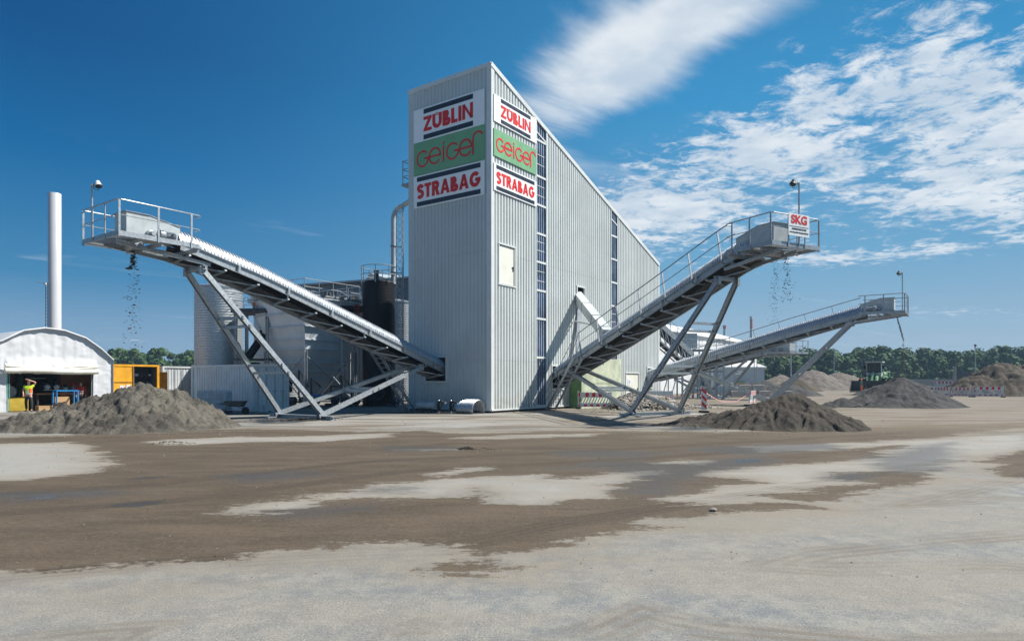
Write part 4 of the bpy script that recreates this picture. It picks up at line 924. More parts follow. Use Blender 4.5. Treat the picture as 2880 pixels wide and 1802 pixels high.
# tall grey vent pipe and lattice mast
vp = thing('vent_pipe', 'slim grey vent pipe rising left of the tower and bending into it', 'pipe', (-8.35, 46.6, 0)); r_ = .17
x0, y0 = (1106-CX)/F*47.8, 47.8
pts = [Vector((x0, y0, 8.9)), Vector((x0, y0, 13.6))] + [Vector((x0+.75*(1-math.cos(R(t))), y0-.5*(1-math.cos(R(t))), 13.6+.85*math.sin(R(t)))) for t in range(15, 91, 15)] + [Vector((-6.2, 44.6, 14.55))]
m = MB(); m.tube([Vector((x0, y0, 8.95))]+pts, r_, 18); m.build('pipe', panel_grey, vp, smooth=True)
m = MB()
for z in (11.6, 9.7): m.lathe(Vector((x0, y0, z)), [(r_+.05,0),(r_+.05,.06)], 16); m.beam(Vector((x0, y0, z)), Vector((x0+.7, y0, z)), .05, .05)
m.build('clamp', dark_steel, vp)
lm = thing('lattice_mast', 'slender galvanised lattice mast beside the vent pipe, left of the tower', 'mast', (-7.8, 46.3, 0)); lc = Vector(((1127-CX)/F*46.3, 46.3, 0)); m = MB()
cs = [lc+Vector((.30*math.cos(R(t)), .30*math.sin(R(t)), 0)) for t in (200, 320, 80)]
for c in cs: m.tube([c, c+ZU*14.3], .028, 6)
z = 0.0; k = 0
while z < 14.0:
    for i in range(3): m.beam(cs[i]+ZU*z, cs[(i+1) % 3]+ZU*(z+.5), .022, .022); m.beam(cs[(i+1) % 3]+ZU*z, cs[i]+ZU*(z+.5), .022, .022)
    z += .5
m.build('lattice', galv, lm)
# halls behind
hall_dk = mat('shaded_hall_sheet', (.13,.145,.155), .6, 0, .06, 1)  # sheet colour darkened to paint in the shade behind the hopper
def shed(name, label, A, B, dep, z0, z1, ridge, mt, roofm, pitch=.5, mat_door=None):
    A = Vector(A); B = Vector(B); d = (B-A).normalized(); n = Vector((d.y, -d.x, 0)); L = (B-A).length; rt = thing(name, label, 'hall', (A+B)/2)
    m = MB(); corr(m, A, d, n, L, 0, lambda t: z0+(z1-z0)*t/L, pitch=pitch, dep=.06)
    for P0, P1, h0, h1 in ((A, A-n*dep, z0, z0), (B, B-n*dep, z1, z1)): m.add([P0, P1, P1+ZU*h1, P1.lerp(P0, .5)+ZU*(h0+ridge), P0+ZU*h0], [(0,1,2,3,4)])
    m.add([A-n*dep, B-n*dep, B-n*dep+ZU*z1, A-n*dep+ZU*z0], [(0,1,2,3)]); m.build('wall', mt, rt)
    m = MB(); a2 = A+n*.35-d*.3; b2 = B+n*.35+d*.3; ra, rb = A-n*dep/2-d*.3+ZU*(z0+ridge), B-n*dep/2+d*.3+ZU*(z1+ridge)
    m.prism([a2+ZU*z0, b2+ZU*z1, rb, ra], ZU*.18); m.prism([ra, rb, B-n*(dep+.3)+ZU*z1, A-n*(dep+.3)+ZU*z0], ZU*.18); m.build('roof', roofm, rt)
    return rt
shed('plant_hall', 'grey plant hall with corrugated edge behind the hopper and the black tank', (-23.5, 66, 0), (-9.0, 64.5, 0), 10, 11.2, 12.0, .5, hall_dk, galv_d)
shed('plant_hall', 'pale hall with low gable behind the black tank, left of the tower', (-14.0, 74, 0), (-5, 79, 0), 12, 13.2, 13.0, 1.5, contain_w, panel_grey)
# ------------------------------------------------------------------ tent
TA = Vector((-29.7, 38.1, 0))
def tz(px, py):
    r = (px-CX)/F; t = (r*TA.y-TA.x)/(WR.x-r*WR.y); d = TA.y+WR.y*t; return t, H-(py-HY)/F*d
arch = [(-2.4, 2.5), (-1.9, 3.1), (-1.0, 3.85)] + [tz(*q) for q in ((3,960),(65,931),(125,924),(179,931),(239,952),(282,982),(317,1014))]
t1_ = arch[-1][0]; T = lambda t, z, o=0: TA + WR*t + NR*o + ZU*z
tent = thing('storage_tent', 'white tarpaulin arch tent with its front rolled up over an open workshop', 'tent', T(2, 0))
def az(t): return interp(arch, t)
tO0, tO1, zO = .27, 4.86, 2.28
m = MB(); ts = np.linspace(-2.4, t1_, 110); nz = 44; grid = {}
for i, t in enumerate(ts):
    zt = az(t)
    for j in range(nz+1):
        z = zt*j/nz
        o_ = .025*noise.noise(Vector((t*1.1, z*.5, 1)))+.018*noise.noise(Vector((t*2.2+z*2.5, z*4.5-t*1.2, 5)))+.02*noise.noise(Vector((t*5, z*.5, 9)))+.010*math.sin(t*9+z*.6)*(1 if z > 2.3 else .4)
        if z > 2.35 and tO0-.1 < t < tO1+.1: o_ += .22*max(0, 1-(z-2.35)/.9)*(1+.5*noise.noise(Vector((t*2, z*6, 2))))
        grid[i, j] = len(m.v); m.v.append(tuple(T(t, z, o_)))
for i in range(len(ts)-1):
    for j in range(nz):
        tm = (ts[i]+ts[i+1])/2; zm = az(tm)*(j+.5)/nz
        if tO0 < tm < tO1 and zm < zO: continue
        m.f.append((grid[i,j], grid[i+1,j], grid[i+1,j+1], grid[i,j+1])); m.mi.append(0)
m.build('front_tarpaulin', tarp, tent, smooth='all')
m = MB(); n_ = len(arch)
for k in range(16):
    a0, a1 = k*.8, (k+1)*.8
    for (ta, za), (tb, zb_) in zip(arch, arch[1:]):
        s0 = -.03*(k % 2); s1 = -.03*((k+1) % 2); m.add([T(ta, za+.03+s0, .12-a0), T(tb, zb_+.03+s0, .12-a0), T(tb, zb_+.03+s1, .12-a1), T(ta, za+.03+s1, .12-a1)], [(0,1,2,3)])
    for t, z in ((arch[0]), (arch[-1])): m.add([T(t, z+.03, .12-a0), T(t, 0, .12-a0), T(t, 0, .12-a1), T(t, z+.03, .12-a1)], [(0,1,2,3)])
m.build('roof_tarpaulin', tarp, tent)
m = MB(); m.add([T(t, z, -8) for t, z in arch]+[T(arch[-1][0], 0, -8), T(arch[0][0], 0, -8)], [tuple(range(len(arch)+2))]); m.build('rear_tarpaulin', simple('beige_lining', (.42,.36,.26), .8), tent)
m = MB(); m.tube([T(t, z+.04, .13) for t, z in arch], .05, 8); m.build('edge_rope', tarp, tent, smooth=True)
m = MB()
for k, (z, o_, r_) in enumerate(((2.42, .30, .17), (2.66, .33, .07), (2.76, .28, .05))):
    m.tube([T(t, z+.03*math.sin(t*1.3+k)+(-.10 if k else 0)*math.sin((t-tO0)/(tO1-tO0)*3.14), o_+.03*math.sin(t*2.2+k*2)) for t in np.linspace(tO0-.2, tO1+.15, 26)], r_, 12)
m.build('rolled_flap', simple('cream_tarpaulin', (.66,.64,.56), .6), tent, smooth=True)
for t in (tO0+.06, tO1-.06):
    m = MB()
    for e in (-.05, .05): m.tube([T(t+e, 0, .02), T(t+e, 2.3, .02)], .018, 6)
    for k in range(16): m.tube([T(t-.05, .14*k, .02), T(t+.05, .14*(k+1), .02)], .01, 5)
    m.build('lattice_post', simple('teal_lacing', (.12,.36,.30)) if t < 2 else galv, tent)
# things in the tent
def In(t, dpt, z=0): return TA + WR*t - NR*dpt + ZU*z
def tbox(name, lab, cat, t, dp, z, dx, dy, dz, mt, bev=.01):
    c = In(t, dp, z); m = MB(); m.box(c+ZU*dz/2, (dx, dy, dz), (WR, NR, ZU)); o = m.build(name, mt, off=c, bevel=bev); tag(o, lab, cat); return o
tbox('machine_cabinet', 'low yellow machine cabinet inside the tent behind the worker in the yellow vest', 'cabinet', .95, .9, 0, 1.15, .7, .85, simple('dull_yellow', (.42,.30,.03), .55), .03)
cr = thing('cable_drum', 'pale round drum on the yellow cabinet in the tent', 'drum', In(.62, .85, .86)); m = MB(); c = In(.62, .85, 1.2)
m.lathe(c-NR*.2, [(.33,0),(.33,.05),(.15,.05),(.15,.33),(.33,.33),(.33,.38)], 24, ax=(WR, ZU, NR)); m.build('drum', simple('drum_grey', (.32,.32,.33)), cr); m = MB(); m.box(c-ZU*.31, (.5, .3, .06), (WR, NR, ZU)); m.build('stand', blue_p, cr)
tr = thing('blue_trestle', 'bright blue steel trestle table at the front of the tent, half behind the sand heap', 'trestle', In(3.05, -.35)); m = MB()
for a_1 in (2.6, 3.75):
    for d_1 in (-.55, .0): m.beam(In(a_1, d_1, 0), In(a_1, d_1, 1.22), .07, .07)
m.build('leg', blue_p, tr); m = MB()
for d_1 in (-.55, .0): m.beam(In(2.6, d_1, 1.22), In(3.75, d_1, 1.22), .07, .07)
for a_1 in (2.6, 3.75): m.beam(In(a_1, -.55, 1.22), In(a_1, 0, 1.22), .07, .07)
m.build('top_frame', blue_p, tr)
for k, (t, dp, z) in enumerate(((2.5, .6, 1.25), (3.0, .6, 1.25), (3.6, .9, 1.1), (4.15, 1.0, 1.15))):
    c = In(t, dp, z); mt_ = thing('drill_motor', ['chrome and black motor at the left end of the bench in the tent', 'round faced grey motor on the bench behind the blue trestle', 'small grey motor right of the blue trestle in the tent', 'grey and red motor nearest the red jacket in the tent'][k], 'motor', c, 0, 'motors on the tent workbench')
    m = MB(); m.lathe(c+ZU*.2-NR*.15, [(.08,0),(.15,.05),(.16,.26),(.09,.32)], 18, ax=(WR, ZU, NR)); m.box(c+ZU*.02, (.4, .3, .05), (WR, NR, ZU)); m.build('housing', galv_d, mt_, smooth=True)
    m = MB(); m.lathe(c+ZU*.36, [(.09,0),(.11,.1),(.05,.18)], 12); m.box(c+WR*.2+ZU*.1, (.1,.1,.12), (WR, NR, ZU)); m.build('cap', blackm if k != 3 else red_p, mt_)
bn_ = thing('workbench', 'dark workbench along the middle of the tent', 'workbench', In(3.2, .9)); m = MB(); m.box(In(3.2, .9, 1.02), (2.6, .8, .08), (WR, NR, ZU)); m.build('top', wood_m, bn_); m = MB()
for t in (2.0, 4.4):
    for dp in (.6, 1.2): m.beam(In(t, dp, 0), In(t, dp, 1.0), .08, .08)
m.build('leg', dark_steel, bn_)
bl = thing('tool_board', 'black board hung with dark jackets on the back wall of the tent', 'board', In(2.6, 3.0, 1.0)); m = MB(); m.box(In(2.9, 3.2, 1.65), (1.7, .25, 1.1), (WR, NR, ZU)); m.build('board', blackm, bl); m = MB(); m.box(In(2.8, 3.0, 2.0), (.9, .04, .07), (WR, NR, ZU)); m.build('label_strip', panel_grey, bl)
bd = thing('board_pile', 'cardboard boxes low on the tent floor at the foot of the sand heap', 'boxes', In(2.2, -.25)); m = MB(); m.box(In(2.2, -.05, .16), (.9, .55, .32), (WR, NR, ZU)); m.build('box', cardb, bd); m = MB(); m.box(In(3.1, .2, .42), (.8, .5, .84), (WR, NR, ZU)); m.build('box', cardb, bd)
for k, (t, c_) in enumerate(((.75, (.02,.05,.03,1)), (1.3, (.30,.02,.02,1)), (1.75, (.02,.06,.04,1)), (2.2, (.03,.03,.03,1)))):
    m = MB(); m.beam(In(t, 2.6, .0), In(t, 2.6, 2.4), .3 if k % 2 == 0 else .12, .1, up=NR); o = m.build('hanging_tarp', simple('locker_%d' % k, c_[:3], .7), off=In(t, 2.6)); tag(o, ['dark green strip hanging at the left of the tent interior', 'narrow red strip in the tent interior', 'green strip behind the yellow vested worker in the tent', 'narrow black strip in the tent interior'][k], 'tarpaulin')
tbox('wood_cabinet', 'tall orange-brown wooden cabinet at the right end of the tent interior', 'cabinet', 4.75, 2.3, 0, 1.9, .5, 2.5, wood_m)

# ------------------------------------------------------------------ people
def skinned(name, nodes, edges, mt, parent, loc, rz, sub=1, root=0):
    me = bpy.data.meshes.new(name); bm = bmesh.new(); lay = bm.verts.layers.skin.verify(); vs = []
    for i, (co, r) in enumerate(nodes):
        v = bm.verts.new(co); v[lay].radius = (r if isinstance(r, tuple) else (r, r)); v[lay].use_root = (i == root); vs.append(v)
    for a, b in edges: bm.edges.new((vs[a], vs[b]))
    bm.to_mesh(me); bm.free(); o = bpy.data.objects.new(name, me); COL.objects.link(o)
    o.modifiers.new('s', 'SKIN').use_smooth_shade = True; ss = o.modifiers.new('u', 'SUBSURF'); ss.levels = ss.render_levels = sub
    bpy.context.view_layer.update(); m2 = bpy.data.meshes.new_from_object(o.evaluated_get(bpy.context.evaluated_depsgraph_get())); bpy.data.objects.remove(o)
    M = Matrix.Rotation(rz, 4, 'Z'); m2.transform(M); m2.name = name; m2.materials.clear(); m2.materials.append(mt); m2.polygons.foreach_set('use_smooth', [True]*len(m2.polygons))
    ob = bpy.data.objects.new(name, m2); COL.objects.link(ob); ob.parent = parent; return ob
def person(label, loc, rz, top, legs, s=1.0, arms=None, lean=0.0, helmet=None, feet=((.11,.02),(-.11,-.04)), stripes=True, vest_mat=None, side=None, hairm=hair_m, bend=0):
    rt = thing('person', label, 'person', loc); sh = 1.42; K = lambda x, y, z: (x*s, (y+lean*max(0, z-.9))*s, z*s)
    arms = arms or [((.20,0,1.42),(.27,.0,1.14),(.26,-.10,.90)), ((-.20,0,1.42),(-.27,.0,1.14),(-.26,-.10,.90))]
    hd = (0, -.02+bend, 1.64); N = []; E = []
    def nd(co, r): N.append((K(*co), r*s if not isinstance(r, tuple) else (r[0]*s, r[1]*s))); return len(N)-1
    pel = nd((0,0,.94), (.15,.11)); wst = nd((0,0,1.10), (.135,.10)); chs = nd((0,0,1.30), (.165,.11)); nkb = nd((0,0,1.46), (.075,.065)); nk = nd((0,-.01,1.53), .055)
    jaw = nd((0,-.03+bend*.6,1.575), (.062,.072)); hdm = nd((0,-.01+bend,1.65), (.078,.095)); hdt = nd((0,.0+bend,1.72), (.066,.082))
    E += [(pel,wst),(wst,chs),(chs,nkb),(nkb,nk),(nk,jaw),(jaw,hdm),(hdm,hdt)]
    nose = nd((0,-.115+bend,1.635), .012); E.append((hdm, nose))
    for k, (S, L, W_) in enumerate(arms):
        q = 1 if S[0] > 0 else -1; a = nd(S, .062); b = nd(L, .043); w_ = nd(W_, .029); E += [(chs,a),(a,b),(b,w_)]
        D = (Vector(W_)-Vector(L)).normalized(); sd_ = D.cross(Vector((0,1,.2))).normalized(); pm = Vector(W_)+D*.075; pi = nd(tuple(pm), (.036,.02)); E.append((w_,pi))
        for f in range(4):
            o_ = sd_*(f-1.5)*.021; ln = (.07,.08,.075,.055)[f]; f1 = nd(tuple(pm+o_+D*.03), .0095); f2 = nd(tuple(pm+o_+D*(.03+ln*.55)+Vector((0,-.008,0))), .0085); f3 = nd(tuple(pm+o_+D*(.03+ln)+Vector((0,-.02,0))), .0075); E += [(pi,f1),(f1,f2),(f2,f3)]
        t1 = nd(tuple(Vector(W_)+D*.03+sd_*.04*-1), .011); t2 = nd(tuple(Vector(W_)+D*.065-sd_*.058), .009); E += [(w_,t1),(t1,t2)]
    for k, (fx, fy) in enumerate(feet):
        q = 1 if fx > 0 else -1; h = nd((q*.095,0,.88), .085); kn = nd((fx*1.05, fy*.5-.02,.50), .058); an = nd((fx, fy+.02,.09), .04); to = nd((fx*1.15, fy-.13,.045), (.045,.035)); E += [(pel,h),(h,kn),(kn,an),(an,to)]
    skinned('body', N, E, skin_m, rt, loc, rz)
    # eyes, mouth, ears
    m = MB(); M = Matrix.Rotation(rz, 3, 'Z')
    for q in (-1, 1): m.lathe(M @ Vector(K(q*.03, -.096+bend, 1.655)), [(.012*s, -.004), (.012*s, .006)], 8); m.lathe(M @ Vector(K(q*.082, 0+bend, 1.62)), [(.012*s, 0), (.016*s, .02*s), (.01*s, .05*s)], 8)
    m.box(M @ Vector(K(0, -.098+bend, 1.588)), (.045*s, .012, .010)); m.build('face', simple('face_detail', (.12,.05,.04)), rt, off=(0,0,0))
    # top
    N2 = [(K(0,.0,.93),(.165*s,.125*s)),(K(0,0,1.10),(.16*s,.122*s)),(K(0,0,1.30),(.185*s,.13*s)),(K(0,.0,1.44),(.10*s,.085*s))]; E2 = [(0,1),(1,2),(2,3)]
    slv = 1 if not vest_mat else .0
    for S, L, W_ in arms:
        i = len(N2); el = Vector(S).lerp(Vector(L), 1 if slv else .38); N2 += [(K(*S), .078*s), (K(*el), (.058 if slv else .07)*s)]; E2 += [(2,i),(i,i+1)]
        if slv: N2.append((K(*(Vector(L).lerp(Vector(W_), .92))), .043*s)); E2.append((i+1,i+2))
    skinned('jacket' if slv else 'vest', N2, E2, top, rt, loc, rz)
    if side:
        N4 = [(K(.085,-.01,.95),(.10*s,.13*s)),(K(.085,-.01,1.12),(.10*s,.13*s)),(K(.10,-.01,1.36),(.10*s,.135*s))]; skinned('vest_side', N4, [(0,1),(1,2)], side, rt, loc, rz)
    N3 = [(K(0,0,.99),(.16*s,.12*s)),(K(0,0,.90),(.165*s,.125*s))]; E3 = [(0,1)]
    for fx, fy in feet:
        q = 1 if fx > 0 else -1; i = len(N3); N3 += [(K(q*.095,0,.84), .102*s), (K(fx*1.05, fy*.5-.02,.50), .078*s), (K(fx, fy+.02,.12), .066*s)]; E3 += [(1,i),(i,i+1),(i+1,i+2)]
    skinned('trousers', N3, E3, legs, rt, loc, rz)
    for fx, fy in feet: skinned('boot', [(K(fx, fy+.04,.07), .055*s), (K(fx*1.1, fy-.06,.055), (.055*s,.045*s)), (K(fx*1.18, fy-.16,.04), (.045*s,.035*s))], [(0,1),(1,2)], boot_m, rt, loc, rz)
    if stripes:
        m = MB()
        for z, rx, ry in ((1.02,.178,.137),(1.14,.178,.135)): m.lathe(M @ Vector(K(0,0,z)), [(rx*s*1.02, -.025), (rx*s*1.02, .025)], 20, caps=False, ax=(M @ Vector((1,0,0)), M @ Vector((0,ry/rx,0)), ZU))
        m.build('reflective_band', refl, rt, off=(0,0,0))
    hc = M @ Vector(K(0, .012+bend, 1.675)); m = MB(); m.lathe(hc, [(.088*s*math.cos(a), .105*s*math.sin(a)) for a in np.linspace(0.05, 1.5, 7)] if not helmet else [(.135*s,0),(.115*s,.012),(.112*s,.05*s),(.08*s,.11*s),(.03*s,.13*s)], 18, ax=(M @ Vector((1,0,0)), M @ Vector((0,1.15,0)), ZU))
    m.build('helmet' if helmet else 'hair', helmet or hairm, rt, smooth='all', off=(0,0,0)); return rt
pw = TA + WR*1.2 + NR*.42
person('person in yellow and orange vest, one arm over the head, at the tent opening', pw, R(20), hiviz_y, navy_c, 1.06,
       arms=[((.20,0,1.44),(.34,-.03,1.64),(.06,-.14,1.76)), ((-.20,0,1.42),(-.26,-.02,1.15),(-.20,-.16,.98))], lean=.03, vest_mat=True, side=hiviz_o, feet=((.15,-.05),(-.13,.10)))
person('person in a red jacket with reflective bands in the shade of the tent', In(4.35, .55), R(50), simple('red_cloth', (.35,.02,.015), .8), navy_c, 1.02, lean=-.05)
person('person in a grey-green jacket, orange trousers and orange helmet before the loader bucket', Vector((45.6, 85.5, .25)), R(75), simple('grey_green_cloth', (.12,.22,.17), .8), hiviz_o, 1.06, helmet=hiviz_o, stripes=False)
person('person in orange trousers on the dark platform, upper body behind the left conveyor', Vector((-18.75, 47.9, 7.07)), R(0), hiviz_o, hiviz_o, 1.0, helmet=white_p, feet=((.14,.0),(-.14,0)))

# ------------------------------------------------------------------ containers, stack, small items left
def container(label, K, L, h, mt, name='shipping_container', W_=2.44, lit_open=False, doors=True):
    K = Vector(K); rt = thing(name, label, 'container', K); m = MB()
    if not lit_open: corr(m, K, WR, NR, W_, .12, lambda t: h-.1, pitch=.24, dep=.03, inset=.1)
    corr(m, K, WL, NL, L, .12, lambda t: h-.1, pitch=.28, dep=.035, inset=.12)
    A, B_ = K+WR*W_, K+WL*L; Cc = A+WL*L
    for P0, P1 in ((A, Cc), (B_, Cc)): m.add([P0+ZU*.1, P1+ZU*.1, P1+ZU*(h-.05), P0+ZU*(h-.05)], [(0,1,2,3)])
    m.add([K+ZU*(h-.06), A+ZU*(h-.06), Cc+ZU*(h-.06), B_+ZU*(h-.06)], [(0,1,2,3)]); m.add([K+ZU*.16, A+ZU*.16, Cc+ZU*.16, B_+ZU*.16], [(0,1,2,3)]); m.build('wall', mt, rt)
    m = MB()
    for P0, P1 in ((K, A), (K, B_), (A, Cc), (B_, Cc)): m.beam(P0+ZU*(h-.06), P1+ZU*(h-.06), .13, .13, ext=.05); m.beam(P0+ZU*.09, P1+ZU*.09, .13, .16, ext=.05)
    for P0 in (K, A, B_, Cc): m.box(P0+ZU*h/2, (.15, .15, h-.02), (WR, NR, ZU))
    m.build('frame', mt, rt)
    if doors and not lit_open:
        d_ = MB()
        for k in range(4): t = .35+k*.58; d_.tube([K+WR*t+NR*.06+ZU*.2, K+WR*t+NR*.06+ZU*(h-.2)], .02, 6); d_.box(K+WR*t+NR*.07+ZU*1.2, (.3, .03, .04), (WR, NR, ZU))
        d_.build('lock_rod', galv, rt)
    return rt, m
container('white corrugated container standing end-on in shade below the galvanised silo', (-15.5, 39.1, 0), 6.6, 2.82, contain_w)
container('pale grey ribbed container left of the white one, behind the sand heap', (-27.7, 52, 0), 6.0, 3.0, contain)
yc, _ = container('open yellow container beside the white tent, its right half dark inside', (-26.85, 44, 0), 5.5, 2.95, yellow, W_=3.0, lit_open=True)
K = Vector((-26.85, 44, 0)); m = MB(); m.box(K+WR*.72+ZU*1.55-NR*.0, (1.28, .06, 2.55), (WR, NR, ZU)); dr = m.build('door', yellow, yc)
m = MB(); m.beam(K+WR*.1+ZU*1.75+NR*.045, K+WR*1.3+ZU*1.75+NR*.045, .04, .04); m.beam(K+WR*1.32+ZU*.3+NR*.05, K+WR*1.32+ZU*2.8+NR*.05, .08, .05, up=NR); m.build('door_rib', simple('brown_edge', (.20,.10,.02)), dr)
m = MB(); m.box(K+WR*.62+ZU*1.35+NR*.045, (.34, .012, .36), (WR, NR, ZU)); m.box(K+WR*1.0+ZU*1.38+NR*.045, (.26, .012, .38), (WR, NR, ZU)); m.build('notice', white_p, dr)
m = MB(); rr = random.Random(8)
m.box(K+WR*2.1-NR*.95+ZU*1.5, (1.5, .04, 2.7), (WR, NR, ZU)); m.box(K+WR*2.84-NR*.5+ZU*1.5, (.04, .95, 2.7), (WR, NR, ZU)); m.box(K+WR*1.42-NR*.5+ZU*1.5, (.04, .9, 2.7), (WR, NR, ZU))  # dark lining panels stand in for the shade inside the container
for z in (.8, 1.45, 2.1): m.box(K+WR*2.15-NR*.7+ZU*z, (1.5, .5, .04), (WR, NR, ZU))
for i in range(42): m.cur = rr.choice([0,0,1,2]); m.box(K+WR*rr.uniform(1.5,2.8)-NR*rr.uniform(.5,.8)+ZU*(rr.choice([.2,.83,1.48,2.13])+.12), (rr.uniform(.06,.25), .2, rr.uniform(.08,.3)), (WR, NR, ZU))
m.build('shelf_and_shade_lining', [dark_steel, galv_d, white_p], yc)
container('small yellow container between the open yellow one and the grey ribbed one', (-26.9, 49.0, 0), 4, 2.5, yellow, doors=False, W_=1.0)
st = thing('chimney_stack', 'tall plain white chimney pipe behind the white tent', 'chimney', (-41.9, 60, 0)); m = MB(); m.lathe((-41.9, 60, 0), [(.52,0),(.52,18.95),(.50,18.98),(.50,18.6)], 40, caps=False); m.build('pipe', mat('stack_paint', (.48,.48,.495), .4, 0, .03, .4), st, smooth=True)
sl = thing('ladder_pole', 'thin lattice ladder pole with a side arm, beside the white chimney pipe', 'pole', (-42.4, 59.2, 0)); m = MB(); lx = (131-CX)/F*59.2
for e in (-.09, .09): m.tube([Vector((lx+e, 59.2, 0)), Vector((lx+e, 59.2, 10.7))], .022, 6)
for k in range(36): m.beam(Vector((lx-.09, 59.2, .3*k)), Vector((lx+.09, 59.2, .3*k+.12)), .03, .03)
m.build('ladder', dark_steel, sl); m = MB(); m.tube([Vector((lx+.25, 59.2, 10.75)), Vector((lx-.3, 59.2, 10.7)), Vector((lx-.95, 59.2, 10.78))], .03, 6); m.lathe(Vector((lx-.02, 59.1, 10.45)), [(.09,0),(.11,.1),(.06,.25)], 10); m.build('arm', galv_d, sl)
# liquid tote cages beside the container
for k, (px, lab) in enumerate(((586, 'caged white liquid tote, the left of two behind the sand heap'), (624, 'caged white liquid tote, the right of two behind the sand heap'))):
    c = Vector(((px-CX)/F*37.2, 37.2, 0)); ib = thing('liquid_tote', lab, 'tote', c, 0, 'caged liquid totes'); m = MB(); m.box(c+ZU*.72, (.82, .9, 1.0)); m.build('tank', simple('tote_plastic', (.45,.52,.55), .35), ib, bevel=.04); m = MB()
    for z in (.2, .5, .8, 1.05, 1.27): m.tube([c+Vector((x, y, z)) for x, y in ((-.4,-.5),(.4,-.5),(.4,.5),(-.4,.5))], .012, 5, closed=True)
    for x in np.linspace(-.4, .4, 6): m.tube([c+Vector((x,-.5,.15)), c+Vector((x,-.5,1.27))], .01, 5)
    m.build('cage', galv, ib); m = MB(); m.box(c+ZU*.08, (.8, 1.0, .12)); m.build('pallet', dark_steel, ib)
wb = thing('wheelbarrow', 'dark wheelbarrow by the white container, right of the sand heap', 'wheelbarrow', ((665-CX)/F*36, 36, 0)); c = Vector(((662-CX)/F*36, 36, 0)); m = MB()
m.prism([c+Vector((-.55,-.3,.72)), c+Vector((.55,-.3,.72)), c+Vector((.35,-.25,.42)), c+Vector((-.3,-.25,.42))], (0,.6,0)); m.build('tray', dark_steel, wb); m = MB()
m.tube([c+Vector((-.9,-.25,.6)), c+Vector((.3,-.25,.4)), c+Vector((.6,0,.2))], .02, 6); m.tube([c+Vector((-.9,.25,.6)), c+Vector((.3,.25,.4)), c+Vector((.6,0,.2))], .02, 6); m.tube([c+Vector((-.4,-.25,.5)), c+Vector((-.45,-.25,0))], .02, 6); m.build('frame', dark_steel, wb); m = MB(); m.lathe(c+Vector((.55,-.05,.2)), [(.1,0),(.2,.01),(.2,.09),(.1,.1)], 18, ax=(Vector((1,0,0)), ZU, Vector((0,1,0)))); m.build('wheel', tyre_m, wb)
for k, px in enumerate((735, 749, 769)):
    c = Gd(px, 1158); m = MB(); m.lathe(c, [(.14,0),(.17,.40),(.18,.40),(.17,.37)], 18); o = m.build('bucket', white_p, off=c, smooth=True); tag(o, ['white bucket, leftmost of three against the white container', 'white bucket, middle one of three against the white container', 'white bucket, rightmost of three, behind the conveyor leg'][k], 'bucket', 'white buckets by the container')
# items against the tower's shaded wall
lt = thing('pressure_tank', 'white cylindrical tank lying on its side against the shaded tower wall', 'tank', Vector((-5.0, 38.4, 0))); c0 = Vector(((1176-CX)/F*38.0, 38.0, .42)); c1 = Vector(((1220-CX)/F*37.6, 37.6, .42)); ax0 = (c1-c0).normalized()
m = MB(); L_ = (c1-c0).length; m.lathe(c0, [(.05,-.10),(.16,-.05),(.2,0),(.2,L_*.5),(.215,L_*.5),(.215,L_*.54),(.2,L_*.54),(.2,L_),(.1,L_+.07)], 24, ax=(ax0.cross(ZU), ZU, ax0)); m.build('shell', simple('tank_grey', (.42,.46,.48), .4), lt, smooth=True)
for k in (.25, .75): m = MB(); p_ = c0.lerp(c1, k); m.beam(p_-ZU*.15, p_-ZU*.42-ax0.cross(ZU)*.2, .05, .05); m.beam(p_-ZU*.15, p_-ZU*.42+ax0.cross(ZU)*.2, .05, .05); m.build('leg', dark_steel, lt)
fk = thing('fork_carriage', 'black steel fork carriage with two upright arms by the half round culvert', 'attachment', Vector(((1256-CX)/F*35.6, 35.6, 0))); m = MB()
for k, px in enumerate((1234, 1269)):
    c = Vector(((px-CX)/F*35.6, 35.6-.1*k, 0)); m2 = MB(); m2.tube([c+Vector((.02,0,.05)), c+Vector((-.02,0,.35)), c+Vector((.0,0,.65)), c+Vector((.12,0,.72)), c+Vector((.24,0,.68)), c+Vector((.26,0,.58))], .05, 8, rs=[.04,.08,.06,.07,.05,.03]); m2.tube([c+Vector((.02,0,.2)), c+Vector((.13,0,.38)), c+Vector((.16,0,.62))], .035, 8); m2.tube([c+Vector((-.05,.02,.2)), c+Vector((-.07,.02,.6))], .03, 8); m2.build('arm', blackm, fk, smooth=True)
    m2 = MB(); m2.box(c+Vector((.02,-.02,.10)), (.07,.07,.14)); m2.lathe(c+Vector((.0,0,.74)), [(.03,0),(.05,.02),(.03,.05)], 10); m2.build('pin', galv, fk)
m.tube([Vector(((1224-CX)/F*35.6,35.6,.66)), Vector(((1284-CX)/F*35.5,35.5,.68))], .025, 8); m.tube([Vector(((1228-CX)/F*35.6,35.7,.12)), Vector(((1280-CX)/F*35.5,35.6,.12))], .04, 8); m.build('cross_bar', dark_steel, fk)
m = MB(); m.box(Vector(((1253-CX)/F*35.55,35.52,.63)), (.09,.02,.09)); m.build('tag', sign_w, fk)
cv = thing('culvert_arch', 'short half round corrugated culvert standing by the tower corner', 'culvert', (-2.5, 36.4, 0)); rc = .52; A0 = Vector((-2.15, 35.95, 0)) + WR*rc; m = MB(); rings = []; k = 0
for i in range(12):
    for fr, am in ((0,0),(.3,0),(.5,1),(.8,1)):
        u = (i+fr)*.10; rr_ = rc+.03*am; cc_ = A0+WL*u; row = [cc_ - WR*rr_ , ] + [cc_ - WR*rr_*math.cos(math.pi*j/20) + ZU*(.24+rr_*math.sin(math.pi*j/20)) for j in range(21)] + [cc_ + WR*rr_]
        rings.append(row)
